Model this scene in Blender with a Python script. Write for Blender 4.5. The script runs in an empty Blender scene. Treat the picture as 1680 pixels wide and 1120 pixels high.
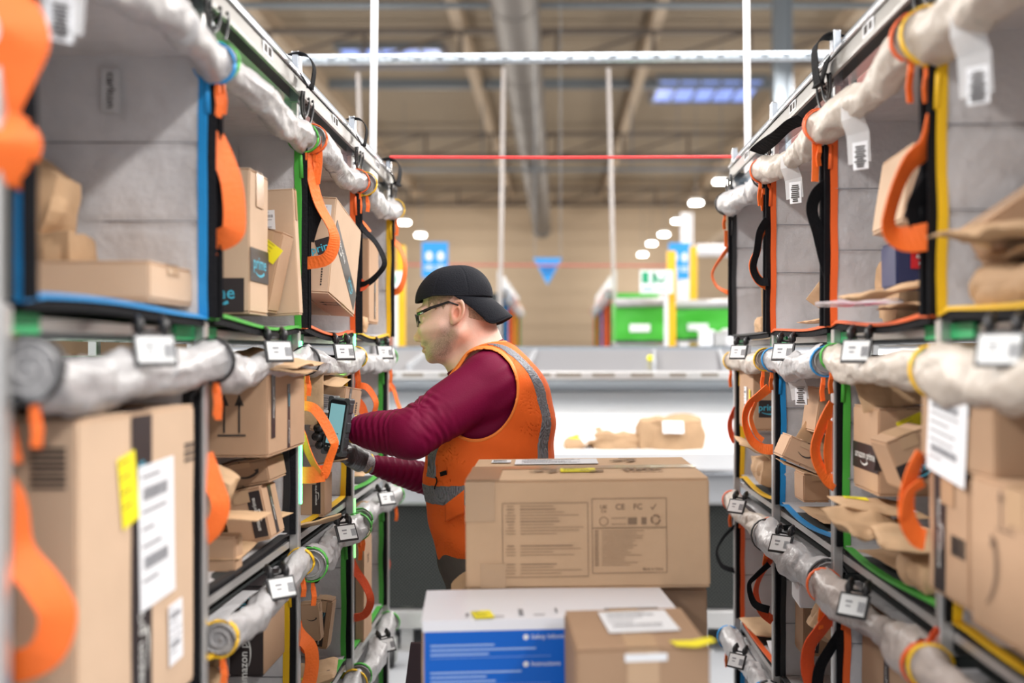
import bpy, bmesh, math, random
import numpy as np
from mathutils import Vector, Matrix, Euler, noise
random.seed(7)
R = math.radians
PI = math.pi
scene = bpy.context.scene
COL = scene.collection

# ---------------------------------------------------------------- camera
CZ = 1.48                     # camera height above the floor
F = 1633.0                    # focal length in pixels of the 1680 px wide frame (35 mm)
cam_data = bpy.data.cameras.new('camera')
cam = bpy.data.objects.new('camera', cam_data)
COL.objects.link(cam)
cam.location = (0, 0, CZ)
cam.rotation_euler = (R(90), 0, 0)
cam_data.sensor_width = 36.0
cam_data.lens = F / 1680 * 36
cam_data.shift_x = -74 / 1680
cam_data.shift_y = 20 / 1680
cam_data.clip_start = 0.05
cam_data.clip_end = 300
cam_data.dof.use_dof = True
cam_data.dof.focus_distance = 2.62
cam_data.dof.aperture_fstop = 1.5
scene.camera = cam

# ---------------------------------------------------------------- world, light, exposure
world = bpy.data.worlds.new('hall_daylight')
scene.world = world
world.use_nodes = True
bg = world.node_tree.nodes['Background']
bg.inputs[0].default_value = (0.93, 0.96, 1.0, 1)
bg.inputs[1].default_value = 0.74
scene.view_settings.view_transform = 'Standard'
scene.view_settings.look = 'None'
scene.view_settings.exposure = 0.25
scene.view_settings.gamma = 1
scene.view_settings.use_curve_mapping = False

def area_light(name, loc, rot, sx, sy, power, color=(1, 1, 1)):
    d = bpy.data.lights.new(name, 'AREA')
    d.shape = 'RECTANGLE'; d.size = sx; d.size_y = sy; d.energy = power; d.color = color
    o = bpy.data.objects.new(name, d); COL.objects.link(o)
    o.location = loc; o.rotation_euler = rot
    return o
# the two rows of high-bay luminaires that run along the hall (their near stretch, above the frame)
area_light('lamp_row_light_right', (5.1, 8, 6.9), (0, R(25), 0), 0.5, 34, 2250, (1, 0.97, 0.94))
area_light('lamp_row_light_left', (-6.3, 8, 6.9), (0, R(-25), 0), 0.5, 34, 2250, (1, 0.97, 0.94))
area_light('aisle_lamp_light', (0, 1.4, 4.3), (0, 0, 0), 0.5, 5.0, 60, (1, 0.98, 0.96))
area_light('slide_fill_light', (0.1, 4.1, 3.7), (R(42), 0, 0), 3.4, 0.4, 75, (1, 0.99, 0.98))  # added light tilted at the white slide, no fixture of its own

# added green light set mid-bay, off the post, to tint the worker's face
area_light('green_face_fill', (-.598, 2.76, CZ - .01), (R(90), 0, R(-88)), .03, .20, .24, (.25, 1, .12))
def point_light(name, loc, power, color=(1, .95, .88), r=.4):
    d = bpy.data.lights.new(name, 'POINT'); d.energy = power; d.color = color; d.shadow_soft_size = r
    o = bpy.data.objects.new(name, d); COL.objects.link(o); o.location = loc; return o
# added fill for the dark hall and roof, along and beyond the lamp rows
for y_ in (14, 24, 34, 44, 54, 62):
    for x_ in (-17, -6.3, 5.1, 16): point_light('hall_fill_light', (x_, y_, CZ + 4.6), 330)

# ---------------------------------------------------------------- helpers
def P(px, py, Y):
    """the point of the place seen at (px, py) of the photograph at distance Y"""
    return Vector(((px - 914) / F * Y, Y, CZ + (580 - py) / F * Y))

ORG = {}
def org(o):
    return ORG.get(o.name, Vector((0, 0, 0))) if o else Vector((0, 0, 0))

def thing(name, label, cat, loc=(0, 0, 0), rot=(0, 0, 0), group=None):
    o = bpy.data.objects.new(name, None); COL.objects.link(o)
    o.empty_display_size = 0.1
    o.location = loc; o.rotation_euler = rot
    o['label'] = label; o['category'] = cat
    if group: o['group'] = group
    ORG[o.name] = Vector(loc)
    return o

def tag(o, label, cat, group=None):
    o['label'] = label; o['category'] = cat
    if group: o['group'] = group
    return o

def struct(o):
    o['kind'] = 'structure'
    return o

def link(name, me, mats, parent=None, world=True, smooth=False):
    for m in (mats if isinstance(mats, (list, tuple)) else [mats]):
        me.materials.append(m)
    if smooth:
        for p in me.polygons: p.use_smooth = True
    o = bpy.data.objects.new(name, me); COL.objects.link(o)
    if parent:
        o.parent = parent
        if world:
            off = -org(parent)
            me.transform(Matrix.Translation(off))
        ORG[o.name] = org(parent) if world else Vector((0, 0, 0))
    return o

class MB:
    """collects shapes, then links them as one mesh object"""
    def __init__(s): s.v = []; s.f = []; s.m = []; s.mi = 0
    def add(s, vs, fs, mi=None):
        b = len(s.v); s.v += [tuple(v) for v in vs]
        for f in fs: s.f.append(tuple(i + b for i in f)); s.m.append(s.mi if mi is None else mi)
        return s
    def box(s, c, d, rot=None, mi=None):
        x, y, z = d[0] / 2, d[1] / 2, d[2] / 2
        vs = [Vector((i, j, k)) for i in (-x, x) for j in (-y, y) for k in (-z, z)]
        if rot is not None:
            M = rot if isinstance(rot, Matrix) else Euler(rot).to_matrix()
            vs = [M @ v for v in vs]
        c = Vector(c)
        return s.add([v + c for v in vs], [(0, 1, 3, 2), (4, 6, 7, 5), (0, 4, 5, 1), (2, 3, 7, 6), (0, 2, 6, 4), (1, 5, 7, 3)], mi)
    def bb(s, x0, x1, y0, y1, z0, z1, mi=None):
        return s.box(((x0 + x1) / 2, (y0 + y1) / 2, (z0 + z1) / 2), (abs(x1 - x0), abs(y1 - y0), abs(z1 - z0)), None, mi)
    def tube(s, pts, r, n=8, caps=True, mi=None, closed=False):
        pts = [Vector(p) for p in pts]; N = len(pts)
        rs = r if isinstance(r, (list, tuple)) else [r] * N
        vs = []; up = None
        for i, p in enumerate(pts):
            a = pts[i - 1] if (i > 0 or closed) else p
            b = pts[(i + 1) % N] if (i < N - 1 or closed) else p
            t = (b - a).normalized() if (b - a).length > 1e-9 else Vector((0, 0, 1))
            if up is None:
                up = Vector((0, 0, 1)) if abs(t.z) < 0.9 else Vector((0, 1, 0))
            u = (up - t * up.dot(t))
            u = u.normalized() if u.length > 1e-6 else t.orthogonal().normalized()
            w = t.cross(u); up = u
            for k in range(n):
                an = 2 * PI * k / n
                vs.append(p + (u * math.cos(an) + w * math.sin(an)) * rs[i])
        fs = []
        for i in range(N if closed else N - 1):
            j = (i + 1) % N
            for k in range(n):
                k2 = (k + 1) % n
                fs.append((i * n + k, i * n + k2, j * n + k2, j * n + k))
        if caps and not closed:
            fs.append(tuple(range(n - 1, -1, -1))); fs.append(tuple((N - 1) * n + k for k in range(n)))
        return s.add(vs, fs, mi)
    def ribbon(s, pts, wd, width, th=0.0016, mi=None):
        """flat webbing along pts; wd = width direction per point"""
        pts = [Vector(p) for p in pts]; N = len(pts); vs = []
        for i, p in enumerate(pts):
            a = pts[max(i - 1, 0)]; b = pts[min(i + 1, N - 1)]
            t = (b - a).normalized(); w = wd[i] if isinstance(wd, list) else Vector(wd)
            w = (w - t * w.dot(t)).normalized(); nn = t.cross(w)
            ww = width[i] if isinstance(width, list) else width
            for a1, b1 in ((-1, -1), (1, -1), (1, 1), (-1, 1)):
                vs.append(p + w * (a1 * ww / 2) + nn * (b1 * th / 2))
        fs = [(0, 1, 2, 3)]
        for i in range(N - 1):
            for k in range(4):
                k2 = (k + 1) % 4
                fs.append((i * 4 + k, (i + 1) * 4 + k, (i + 1) * 4 + k2, i * 4 + k2))
        fs.append(tuple((N - 1) * 4 + k for k in (3, 2, 1, 0)))
        return s.add(vs, fs, mi)
    def grid(s, fn, nu, nv, mi=None, flip=False):
        vs = [fn(i / nu, j / nv) for j in range(nv + 1) for i in range(nu + 1)]
        fs = []
        for j in range(nv):
            for i in range(nu):
                a = j * (nu + 1) + i
                q = (a, a + 1, a + nu + 2, a + nu + 1)
                fs.append(q[::-1] if flip else q)
        return s.add(vs, fs, mi)
    def sphere(s, c, r, seg=12, rings=8, mi=None):
        rr = r if isinstance(r, (list, tuple)) else (r, r, r); c = Vector(c)
        vs = [c + Vector((0, 0, -rr[2]))]
        for j in range(1, rings):
            ph = -PI / 2 + PI * j / rings
            for i in range(seg):
                a = 2 * PI * i / seg
                vs.append(c + Vector((rr[0] * math.cos(ph) * math.cos(a), rr[1] * math.cos(ph) * math.sin(a), rr[2] * math.sin(ph))))
        vs.append(c + Vector((0, 0, rr[2]))); fs = []
        for i in range(seg): fs.append((0, 1 + (i + 1) % seg, 1 + i))
        for j in range(rings - 2):
            for i in range(seg):
                a = 1 + j * seg + i; b = 1 + j * seg + (i + 1) % seg
                fs.append((a, b, b + seg, a + seg))
        t = len(vs) - 1
        for i in range(seg): fs.append((t, t - seg + i, t - seg + (i + 1) % seg))
        return s.add(vs, fs, mi)
    def text(s, body, M, size, mi=None, bold=0.0, align='CENTER'):
        v, f = text_geo(body, align, bold)
        return s.add([M @ Vector((x * size, y * size, 0)) for x, y in v], f, mi)
    def build(s, name, mats, parent=None, world=True, smooth=False, bevel=0, bseg=2, solidify=0):
        me = bpy.data.meshes.new(name)
        me.from_pydata(s.v, [], s.f)
        o = link(name, me, mats, parent, world, smooth)
        for p, m in zip(me.polygons, s.m): p.material_index = m
        me.update()
        if smooth == 'auto' or (smooth and bevel): pass
        if solidify:
            md = o.modifiers.new('solidify', 'SOLIDIFY'); md.thickness = solidify; md.offset = 0
        if bevel:
            md = o.modifiers.new('bevel', 'BEVEL'); md.width = bevel; md.segments = bseg; md.limit_method = 'ANGLE'
        return o

_TX = {}
def text_geo(body, align='CENTER', bold=0.0):
    k = (body, align, bold)
    if k not in _TX:
        cu = bpy.data.curves.new('t', 'FONT'); cu.body = body; cu.size = 1; cu.align_x = align; cu.align_y = 'CENTER'
        cu.resolution_u = 2; cu.offset = bold
        o = bpy.data.objects.new('t', cu); COL.objects.link(o)
        me = o.to_mesh()
        _TX[k] = ([(v.co.x, v.co.y) for v in me.vertices], [tuple(p.vertices) for p in me.polygons])
        o.to_mesh_clear()
        bpy.data.objects.remove(o); bpy.data.curves.remove(cu)
    return _TX[k]

# ---------------------------------------------------------------- materials
def mat(name, col, rough=0.6, metal=0.0, noise_amt=0.0, noise_scale=20, bump=0.0, bump_scale=60, emis=None, emis_str=0,
        alpha=None, spec=0.5, coat=0, sheen=0, sub=0, trans=0, weave=0, col2=None):
    m = bpy.data.materials.new(name); m.use_nodes = True
    nt = m.node_tree; b = nt.nodes['Principled BSDF']
    b.inputs['Base Color'].default_value = (*col, 1)
    b.inputs['Roughness'].default_value = rough
    b.inputs['Metallic'].default_value = metal
    b.inputs['Specular IOR Level'].default_value = spec
    b.inputs['Coat Weight'].default_value = coat
    b.inputs['Sheen Weight'].default_value = sheen
    if sub:
        b.inputs['Subsurface Weight'].default_value = sub
        b.inputs['Subsurface Radius'].default_value = (0.012, 0.005, 0.003)
        b.inputs['Subsurface Scale'].default_value = 1
    if trans: b.inputs['Transmission Weight'].default_value = trans
    if alpha is not None: b.inputs['Alpha'].default_value = alpha
    if emis:
        b.inputs['Emission Color'].default_value = (*emis, 1); b.inputs['Emission Strength'].default_value = emis_str
    tc = nt.nodes.new('ShaderNodeTexCoord')
    if noise_amt or col2:
        n = nt.nodes.new('ShaderNodeTexNoise'); n.inputs['Scale'].default_value = noise_scale; n.inputs['Detail'].default_value = 4
        nt.links.new(tc.outputs['Object'], n.inputs['Vector'])
        r = nt.nodes.new('ShaderNodeValToRGB'); r.color_ramp.elements[0].position = 0.3; r.color_ramp.elements[1].position = 0.7
        c2 = col2 or tuple(min(1, c * (1 + noise_amt)) for c in col)
        c1 = col if col2 else tuple(c * (1 - noise_amt) for c in col)
        r.color_ramp.elements[0].color = (*c1, 1); r.color_ramp.elements[1].color = (*c2, 1)
        nt.links.new(n.outputs['Fac'], r.inputs['Fac']); nt.links.new(r.outputs['Color'], b.inputs['Base Color'])
    last = None
    if bump:
        n = nt.nodes.new('ShaderNodeTexNoise'); n.inputs['Scale'].default_value = bump_scale; n.inputs['Detail'].default_value = 5
        nt.links.new(tc.outputs['Object'], n.inputs['Vector'])
        bp = nt.nodes.new('ShaderNodeBump'); bp.inputs['Strength'].default_value = bump; bp.inputs['Distance'].default_value = 0.01
        nt.links.new(n.outputs['Fac'], bp.inputs['Height']); nt.links.new(bp.outputs['Normal'], b.inputs['Normal']); last = bp
    if weave:
        prev = last
        for ax in ('X', 'Z'):
            w = nt.nodes.new('ShaderNodeTexWave'); w.bands_direction = ax; w.inputs['Scale'].default_value = weave
            nt.links.new(tc.outputs['Object'], w.inputs['Vector'])
            bp = nt.nodes.new('ShaderNodeBump'); bp.inputs['Strength'].default_value = 0.25; bp.inputs['Distance'].default_value = 0.001
            nt.links.new(w.outputs['Fac'], bp.inputs['Height'])
            if prev: nt.links.new(prev.outputs['Normal'], bp.inputs['Normal'])
            prev = bp
        nt.links.new(prev.outputs['Normal'], b.inputs['Normal'])
    return m

M = {}
M['card'] = mat('cardboard', (0.49, 0.315, 0.20), 0.8, noise_amt=0.05, noise_scale=9, bump=0.12, bump_scale=14, spec=0.25)
M['card_light'] = mat('light_cardboard', (0.60, 0.43, 0.30), 0.8, noise_amt=0.04, noise_scale=9, bump=0.12, bump_scale=14, spec=0.25)
M['card_tan'] = mat('tan_cardboard', (0.60, 0.405, 0.255), 0.8, noise_amt=0.05, noise_scale=9, bump=0.12, bump_scale=14, spec=0.25)
M['card_dark'] = mat('brown_cardboard', (0.40, 0.255, 0.16), 0.8, noise_amt=0.05, noise_scale=9, bump=0.12, bump_scale=14, spec=0.25)
M['kraft'] = mat('kraft_paper', (0.55, 0.36, 0.21), 0.75, noise_amt=0.07, noise_scale=14, bump=0.3, bump_scale=35, spec=0.3)
M['kraft_dark'] = mat('brown_kraft_paper', (0.42, 0.27, 0.155), 0.75, noise_amt=0.07, noise_scale=14, bump=0.3, bump_scale=35, spec=0.3)
M['packtape'] = mat('clear_brown_tape', (0.52, 0.345, 0.21), 0.22, spec=0.6)
M['tape'] = mat('black_tape', (0.036, 0.029, 0.030), 0.4, spec=0.3)
M['tapetext'] = mat('tape_white_print', (0.75, 0.75, 0.72), 0.5)
M['tapeblue'] = mat('tape_blue_print', (0.06, 0.42, 0.58), 0.5)
M['ink'] = mat('black_ink', (0.045, 0.035, 0.03), 0.7)
M['ink_soft'] = mat('brown_ink', (0.20, 0.125, 0.08), 0.8)
M['paper'] = mat('white_label_paper', (0.83, 0.84, 0.87), 0.5)
M['grey_ink'] = mat('grey_label_print', (0.25, 0.25, 0.27), 0.6)
M['yellow_sticker'] = mat('yellow_sticker', (0.90, 0.78, 0.02), 0.5)
M['liner'] = mat('woven_grey_liner', (0.62, 0.605, 0.615), 0.36, noise_amt=0.07, noise_scale=9, bump=0.9, bump_scale=16, weave=110, spec=0.5)
M['liner_far'] = mat('plain_grey_liner', (0.5, 0.5, 0.52), 0.5, noise_amt=0.05)
M['seam'] = mat('liner_crease', (0.22, 0.22, 0.24), 0.7)
M['roll'] = mat('rolled_flap_film', (0.44, 0.43, 0.435), 0.36, noise_amt=0.10, noise_scale=16, bump=0.7, bump_scale=30, spec=0.6)
M['roll_cream'] = mat('rolled_flap_cream', (0.52, 0.46, 0.40), 0.4, noise_amt=0.08, noise_scale=16, bump=0.7, bump_scale=30, spec=0.5)
M['roll_grey'] = mat('rolled_flap_brownish', (0.42, 0.36, 0.33), 0.35, noise_amt=0.15, noise_scale=16, bump=0.7, bump_scale=30, spec=0.5)
M['black_fabric'] = mat('black_fabric', (0.008, 0.008, 0.010), 0.85, bump=0.3, bump_scale=120, spec=0.2)
M['orange_web'] = mat('orange_webbing', (0.95, 0.17, 0.02), 0.6, bump=0.2, bump_scale=150, noise_amt=0.06)
M['red_web'] = mat('red_orange_webbing', (0.80, 0.09, 0.02), 0.6, bump=0.2, bump_scale=150)
M['c_blue'] = mat('blue_piping', (0.01, 0.26, 0.62), 0.5)
M['c_green'] = mat('green_piping', (0.07, 0.42, 0.05), 0.5)
M['c_orange'] = mat('orange_piping', (0.85, 0.13, 0.02), 0.5)
M['c_yellow'] = mat('yellow_piping', (0.85, 0.50, 0.01), 0.5)
M['c_black'] = mat('black_piping', (0.02, 0.02, 0.022), 0.55)
M['shell_green'] = mat('green_outer_fabric', (0.045, 0.42, 0.025), 0.55, bump=0.4, bump_scale=6)
M['shell_dark'] = mat('dark_outer_fabric', (0.03, 0.035, 0.035), 0.7)
M['alu'] = mat('aluminium_profile', (0.62, 0.61, 0.60), 0.34, 0.7, noise_amt=0.04, noise_scale=5)
M['alu_bright'] = mat('polished_aluminium', (0.70, 0.72, 0.76), 0.18, 0.85)
M['galv'] = mat('galvanised_steel', (0.42, 0.46, 0.50), 0.3, 0.6, noise_amt=0.25, noise_scale=40)
M['post_white'] = mat('white_painted_steel', (0.74, 0.73, 0.75), 0.4)
M['black_plastic'] = mat('black_plastic', (0.02, 0.02, 0.022), 0.32)
M['green_plastic'] = mat('green_plastic_strip', (0.02, 0.36, 0.12), 0.5)
M['yellow_plastic'] = mat('yellow_guide', (0.72, 0.60, 0.02), 0.45)
M['eink'] = mat('label_display', (0.72, 0.73, 0.73), 0.35)
M['rubber'] = mat('black_rubber', (0.015, 0.015, 0.016), 0.6)
M['led_green'] = mat('green_indicator_light', (0.1, 0.8, 0.3), 0.5, emis=(0.12, 1.0, 0.30), emis_str=5)
M['led_pink'] = mat('pink_lit_panel', (0.6, 0.45, 0.43), 0.5, emis=(1.0, 0.40, 0.36), emis_str=.34)
M['led_lime'] = mat('lime_indicator_light', (0.4, 0.8, 0.3), 0.5, emis=(0.35, 1.0, 0.35), emis_str=1.2)
M['led_warm'] = mat('amber_lit_panel', (0.6, 0.55, 0.42), 0.5, emis=(1.0, 0.72, 0.35), emis_str=.22)
M['led_cool'] = mat('cool_lit_panel', (0.55, 0.6, 0.66), 0.5, emis=(0.7, 0.85, 1.0), emis_str=.30)
M['led_dim'] = mat('greenish_lit_panel', (0.36, 0.42, 0.34), 0.5, emis=(0.35, 0.8, 0.35), emis_str=.10)
M['rail_alu'] = mat('rail_aluminium', (0.27, 0.255, 0.235), 0.35, 0.15, noise_amt=0.05, noise_scale=4)
M['panel'] = mat('white_reflector_panel', (0.72, 0.70, 0.69), 0.4)
M['poly'] = mat('clear_plastic_pouch', (0.85, 0.85, 0.86), 0.2, alpha=0.45)
M['pink_poly'] = mat('pink_plastic', (0.75, 0.10, 0.30), 0.3)
M['clear_poly'] = mat('clear_polybag', (0.85, 0.78, 0.80), 0.15, alpha=0.55)
M['navy'] = mat('navy_box', (0.03, 0.04, 0.12), 0.4)
M['red'] = mat('red_print', (0.65, 0.02, 0.03), 0.4)
# ---------------------------------------------------------------- the hall
CONC = mat('grey_concrete_floor', (0.36, 0.37, 0.39), 0.35, noise_amt=0.08, noise_scale=1.2, bump=0.05, bump_scale=8)
WALLM = mat('beige_wall_cladding', (0.60, 0.47, 0.335), 0.7, noise_amt=0.03, noise_scale=0.4)
DECK = mat('beige_roof_deck', (0.42, 0.34, 0.25), 0.7)
BEAM = mat('beige_roof_beam', (0.60, 0.47, 0.34), 0.7)
GIRD = mat('dark_roof_girder', (0.16, 0.13, 0.11), 0.7)
DUCT = mat('grey_air_duct', (0.20, 0.18, 0.165), 0.5, 0.2)
STEEL = mat('blue_grey_steel', (0.22, 0.25, 0.28), 0.5, 0.3)
SKYL = mat('skylight_pane', (0.3, 0.42, 0.9), 0.3, emis=(0.22, 0.33, 0.85), emis_str=0.75)
LINE = mat('white_floor_paint', (0.75, 0.76, 0.76), 0.5)
m_ = MB(); m_.bb(-32, 32, -10, 72, -0.1, 0); struct(m_.build('floor', CONC))
m_ = MB(); m_.bb(-6, 6, 4.28, 4.36, 0, 0.002); struct(m_.build('trim_1', LINE))
ZC = CZ + 10.6
def rib_deck():
    m = MB(); n = 260; y0, y1 = -10.0, 70.0; d = (y1 - y0) / n
    vs = []; fs = []
    for i in range(n + 1):
        for k, dz in ((0.0, 0), (0.5, 0), (0.5, 0.09), (1.0, 0.09)):
            if i == n and k > 0: break
            y = y0 + (i + k) * d
            vs += [(-32, y, ZC + dz), (32, y, ZC + dz)]
    for j in range(len(vs) // 2 - 1): fs.append((2 * j, 2 * j + 1, 2 * j + 3, 2 * j + 2))
    m.add(vs, fs); return m
struct(rib_deck().build('ceiling', DECK))
# rear wall of horizontal cladding panels
m_ = MB()
zz = 0.0; k = 0
while zz < ZC:
    h = 1.1
    m_.bb(-32, 32, 66.0 - (0.04 if k % 2 else 0.0), 66.4, zz, zz + h - 0.04); zz += h; k += 1
m_.bb(-32, 32, 66.1, 66.5, 0, ZC)
struct(m_.build('wall_back', WALLM))
m_ = MB(); m_.bb(-32.3, -32, -10, 66.5, 0, ZC + .2); struct(m_.build('wall_left', WALLM))
m_ = MB(); m_.bb(32, 32.3, -10, 66.5, 0, ZC + .2); struct(m_.build('wall_right', WALLM))
k = 1
for x in (-21, -15, -9.0, -3.05, 3.05, 9.0, 15, 21):       # beams running along the hall
    m_ = MB(); m_.bb(x - .17, x + .17, -10, 66, ZC - 0.55, ZC); struct(m_.build('trim_%d' % (k + 1), BEAM)); k += 1
for y in (18.0, 31.0, 45.5, 60.5):                           # deep cross girders with bracing
    m_ = MB(); m_.bb(-32, 32, y - .15, y + .15, ZC - 0.62, ZC - 0.5, 0); m_.bb(-32, 32, y - .12, y + .12, ZC - 1.65, ZC - 1.5, 0)
    for x in range(-30, 31, 3):
        m_.box((x, y, ZC - 1.05), (0.12, 0.12, 1.0), None, 0)
        m_.box((x + 1.5, y, ZC - 1.05), (0.08, 0.08, 3.1), (0, R(72), 0), 0)
    struct(m_.build('trim_%d' % (k + 1), GIRD)); k += 1
for y in (24, 38.5, 53):                                     # light purlins
    m_ = MB(); m_.bb(-32, 32, y - .1, y + .1, ZC - 0.35, ZC - 0.0); struct(m_.build('trim_%d' % (k + 1), STEEL)); k += 1
m_ = MB(); m_.bb(-32, 32, 60.9, 61.3, ZC - 1.5, ZC - 0.9); struct(m_.build('trim_%d' % (k + 1), BEAM)); k += 1
# skylights in the deck
for i, (x0, x1, y0, y1) in enumerate(((-7.5, -4.0, 33.9, 36.2), (3.9, 7.9, 37.8, 41.2))):
    m_ = MB(); m_.bb(x0, x1, y0, y1, ZC - 0.16, ZC - 0.12, 0)
    for q in range(6):
        xx = x0 + (x1 - x0) * q / 5; m_.bb(xx - .05, xx + .05, y0, y1, ZC - 0.22, ZC - .12, 1)
    for yy in (y0, y1): m_.bb(x0 - .1, x1 + .1, yy - .06, yy + .06, ZC - 0.24, ZC, 1)
    struct(m_.build('window_%d' % (i + 1), [SKYL, STEEL]))
# the big round air duct
m_ = MB(); N = 30
pts = [(-0.98, -6 + 68 * i / N, CZ + 8.05) for i in range(N + 1)]
m_.tube(pts, 0.56, 24)
for i in range(1, 24): m_.tube([(-0.98, i * 2.8, CZ + 8.05), (-0.98, i * 2.8 + .07, CZ + 8.05)], 0.585, 24)
d_ = m_.build('air_duct', DUCT, smooth=True); tag(d_, 'thick round grey air duct running along under the roof', 'air duct')
# conduits under the roof
for nm, y, z, r, lab in (('service_pipe', 26, 9.1, .09, 'grey service pipe crossing under the roof just above the skylights, nearest one'),
                         ('service_pipe', 40, 7.4, .07, 'dim grey pipe crossing the hall right behind the red cord')):
    m_ = MB(); m_.tube([(-30, y, CZ + z), (30, y, CZ + z)], r, 10)
    for x in range(-27, 28, 6): m_.tube([(x, y, CZ + z), (x, y, ZC - .01)], .03, 6)
    tag(m_.build(nm, STEEL), lab, 'pipe')
# building columns at the right, seen behind the right-hand rack
for (px, Y, w, mm, lab, top) in ((1283, 20, .36, STEEL, 'blue-grey steel column rising to the roof above the right rack', ZC), (1126, 27, .3, M['post_white'], 'slim pale column beside the blue notice on the right', CZ + 3.8)):
    x = (px - 914) / F * Y
    m_ = MB(); m_.bb(x - w / 2, x + w / 2, Y - .04, Y + .04, 0, top); m_.bb(x - w / 2, x - w / 2 + .04, Y - .15, Y + .15, 0, top); m_.bb(x + w / 2 - .04, x + w / 2, Y - .15, Y + .15, 0, top)
    tag(m_.build('steel_column', mm), lab, 'column')
# sloping gangway stringer and horizontal boom at far right
m_ = MB(); m_.tube([P(1168, 400, 30), P(1250, 345, 26)], .18, 6); tag(m_.build('roof_brace', BEAM), 'pale slanting brace behind the right rack end', 'brace')
m_ = MB(); m_.tube([P(1143, 411, 22), P(1215, 411, 22)], .13, 8); m_.tube([(P(1213, 411, 22).x, 22, 0), P(1213, 411, 22)], .06, 8); tag(m_.build('rail_bar', M['post_white']), 'short pale horizontal bar right of the yellow posts', 'bar')
# high-bay lamps hung in two rows
LAMPM = mat('lamp_diffuser', (1, 1, 1), 0.5, emis=(1, 0.97, 0.9), emis_str=22)
where = ['nearest', 'second nearest', 'third', 'fourth', 'fifth', 'farthest and smallest']
def lamp(px, py, z, lab):
    Y = F * z / (580 - py); x = (px - 914) / F * Y
    t = thing('high_bay_lamp', lab, 'lamp', (x, Y, CZ + z), group='hanging hall lamps')
    m = MB(); m.box((x, Y, CZ + z - .03), (.40, .3, .05)); m.build('diffuser', LAMPM, t, bevel=.02)
    m = MB(); m.box((x, Y, CZ + z + .06), (.46, .36, .12)); m.build('housing', M['alu'], t, bevel=.03)
    m = MB(); m.tube([(x, Y, CZ + z + .1), (x, Y, ZC + .06)], .012, 6); m.build('hanging_rod', STEEL, t)
for i, (px, py) in enumerate(((1183, 297), (1142, 332), (1112, 362), (1089, 384), (1069, 399), (1054, 417))):
    lamp(px, py, 5.5, 'glowing hall lamp, %s in the row on the right' % where[i])
lamp(663, 364, 5.5, 'glowing hall lamp on the left, beside the yellow rolled flap')
lamp(690, 385, 5.5, 'glowing hall lamp right above the left blue notice')

# galvanised tray across the end of the aisle, its hanging poles
m_ = MB()
x0, x1 = -1.6, 2.2
def traypt(x): return CZ + 1.335 + 0.008 * x
vs = []
m_.box((0.3, 4.5, traypt(.3)), (3.9, .05, .036), (0, R(-0.45), 0))
for i in range(40):
    x = x0 + (x1 - x0) * i / 39; m_.box((x, 4.47, traypt(x) - .0), (.03, .012, .012))
tag(m_.build('cable_channel', M['galv'], bevel=.004), 'galvanised steel channel spanning the aisle end near the top', 'channel')
for px, Y, xo, lab in ((612, 3.78, -.02, 'white pole rising from the end of the left rack'), (1227, 3.74, 0.02, 'white pole rising from the end of the right rack')):
    x = (px - 914) / F * Y
    m_ = MB(); m_.tube([(x + xo * .2, Y, 0.0), (x, Y, CZ + .8), (x - xo, Y, CZ + 2.6)], .0135, 12)
    tag(m_.build('steel_pole', M['post_white'], smooth=True), lab, 'pole')
for px, py0, px1, py1, lab in ((826, 112, 821, 500, 'thin pale pole far behind the worker, left of centre'), (998, 112, 1008, 500, 'thin pale pole at centre right behind the sorting table'), (588, 120, 596, 400, 'thin dim pole at the left behind the left light rail')):
    a = P(px, py0, 9.0); b = P(px1, py1, 9.0); d = (b - a) / (a.z - b.z); b = a + d * a.z
    m_ = MB(); m_.tube([a, b], .017, 8); tag(m_.build('thin_pole', mat('dull_grey_steel', (.42, .38, .36), .5), smooth=True), lab, 'pole')
m_ = MB(); m_.tube([P(640, 257.5, 3.74), P(900, 258.5, 3.74), P(1216, 257, 3.74)], .0052, 8)
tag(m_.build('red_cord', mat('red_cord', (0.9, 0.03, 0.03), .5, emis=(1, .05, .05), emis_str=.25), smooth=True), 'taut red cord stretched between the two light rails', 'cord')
m_ = MB(); m_.tube([P(640, 434, 12), P(1100, 436, 12)], .012, 6)
for px_ in (640, 1100): m_.tube([(P(px_, 435, 12).x, 12, 0), P(px_, 435, 12)], .015, 6)
tag(m_.build('barrier_rope', mat('faded_red_rope', (0.55, 0.12, 0.10), .6)), 'faint thin red rope far behind, level with the notices', 'rope')

# signs
BLUE = mat('blue_sign', (0.01, 0.30, 0.75), .4); SW = mat('white_sign', (0.85, 0.87, 0.86), .45); SG = mat('green_sign_print', (0.0, 0.32, 0.14), .5)
def sign(name, lab, px0, py0, px1, py1, Y):
    a = P(px0, py1, Y); b = P(px1, py0, Y); c = (a + b) / 2
    return thing(name, lab, 'sign', c), a, b, c
def blue_notice(px0, py0, px1, py1, Y, lab, dx=0):
    t, a, b, c = sign('blue_notice', lab, px0, py0, px1, py1, Y)
    w = b.x - a.x; h = b.z - a.z
    m = MB(); m.bb(a.x, b.x, Y, Y + .012, a.z, b.z); m.build('sign_board', BLUE, t)
    m = MB()
    for sx in (-.22, .22):
        m.sphere((c.x + sx * w, Y - .004, c.z + h * .1), (w * .13, .003, h * .13), 16, 8)
        m.bb(c.x + sx * w - w * .16, c.x + sx * w + w * .16, Y - .004, Y - .001, c.z - h * .16, c.z - h * .2)
        m.bb(c.x + sx * w - w * .16, c.x + sx * w + w * .16, Y - .004, Y - .001, c.z - h * .24, c.z - h * .28)
    m.build('white_pictogram', SW, t)
    m = MB(); m.tube([(c.x, Y + .03, 0), (c.x, Y + .03, b.z)], .02, 8); m.build('pole', M['post_white'], t)
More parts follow.
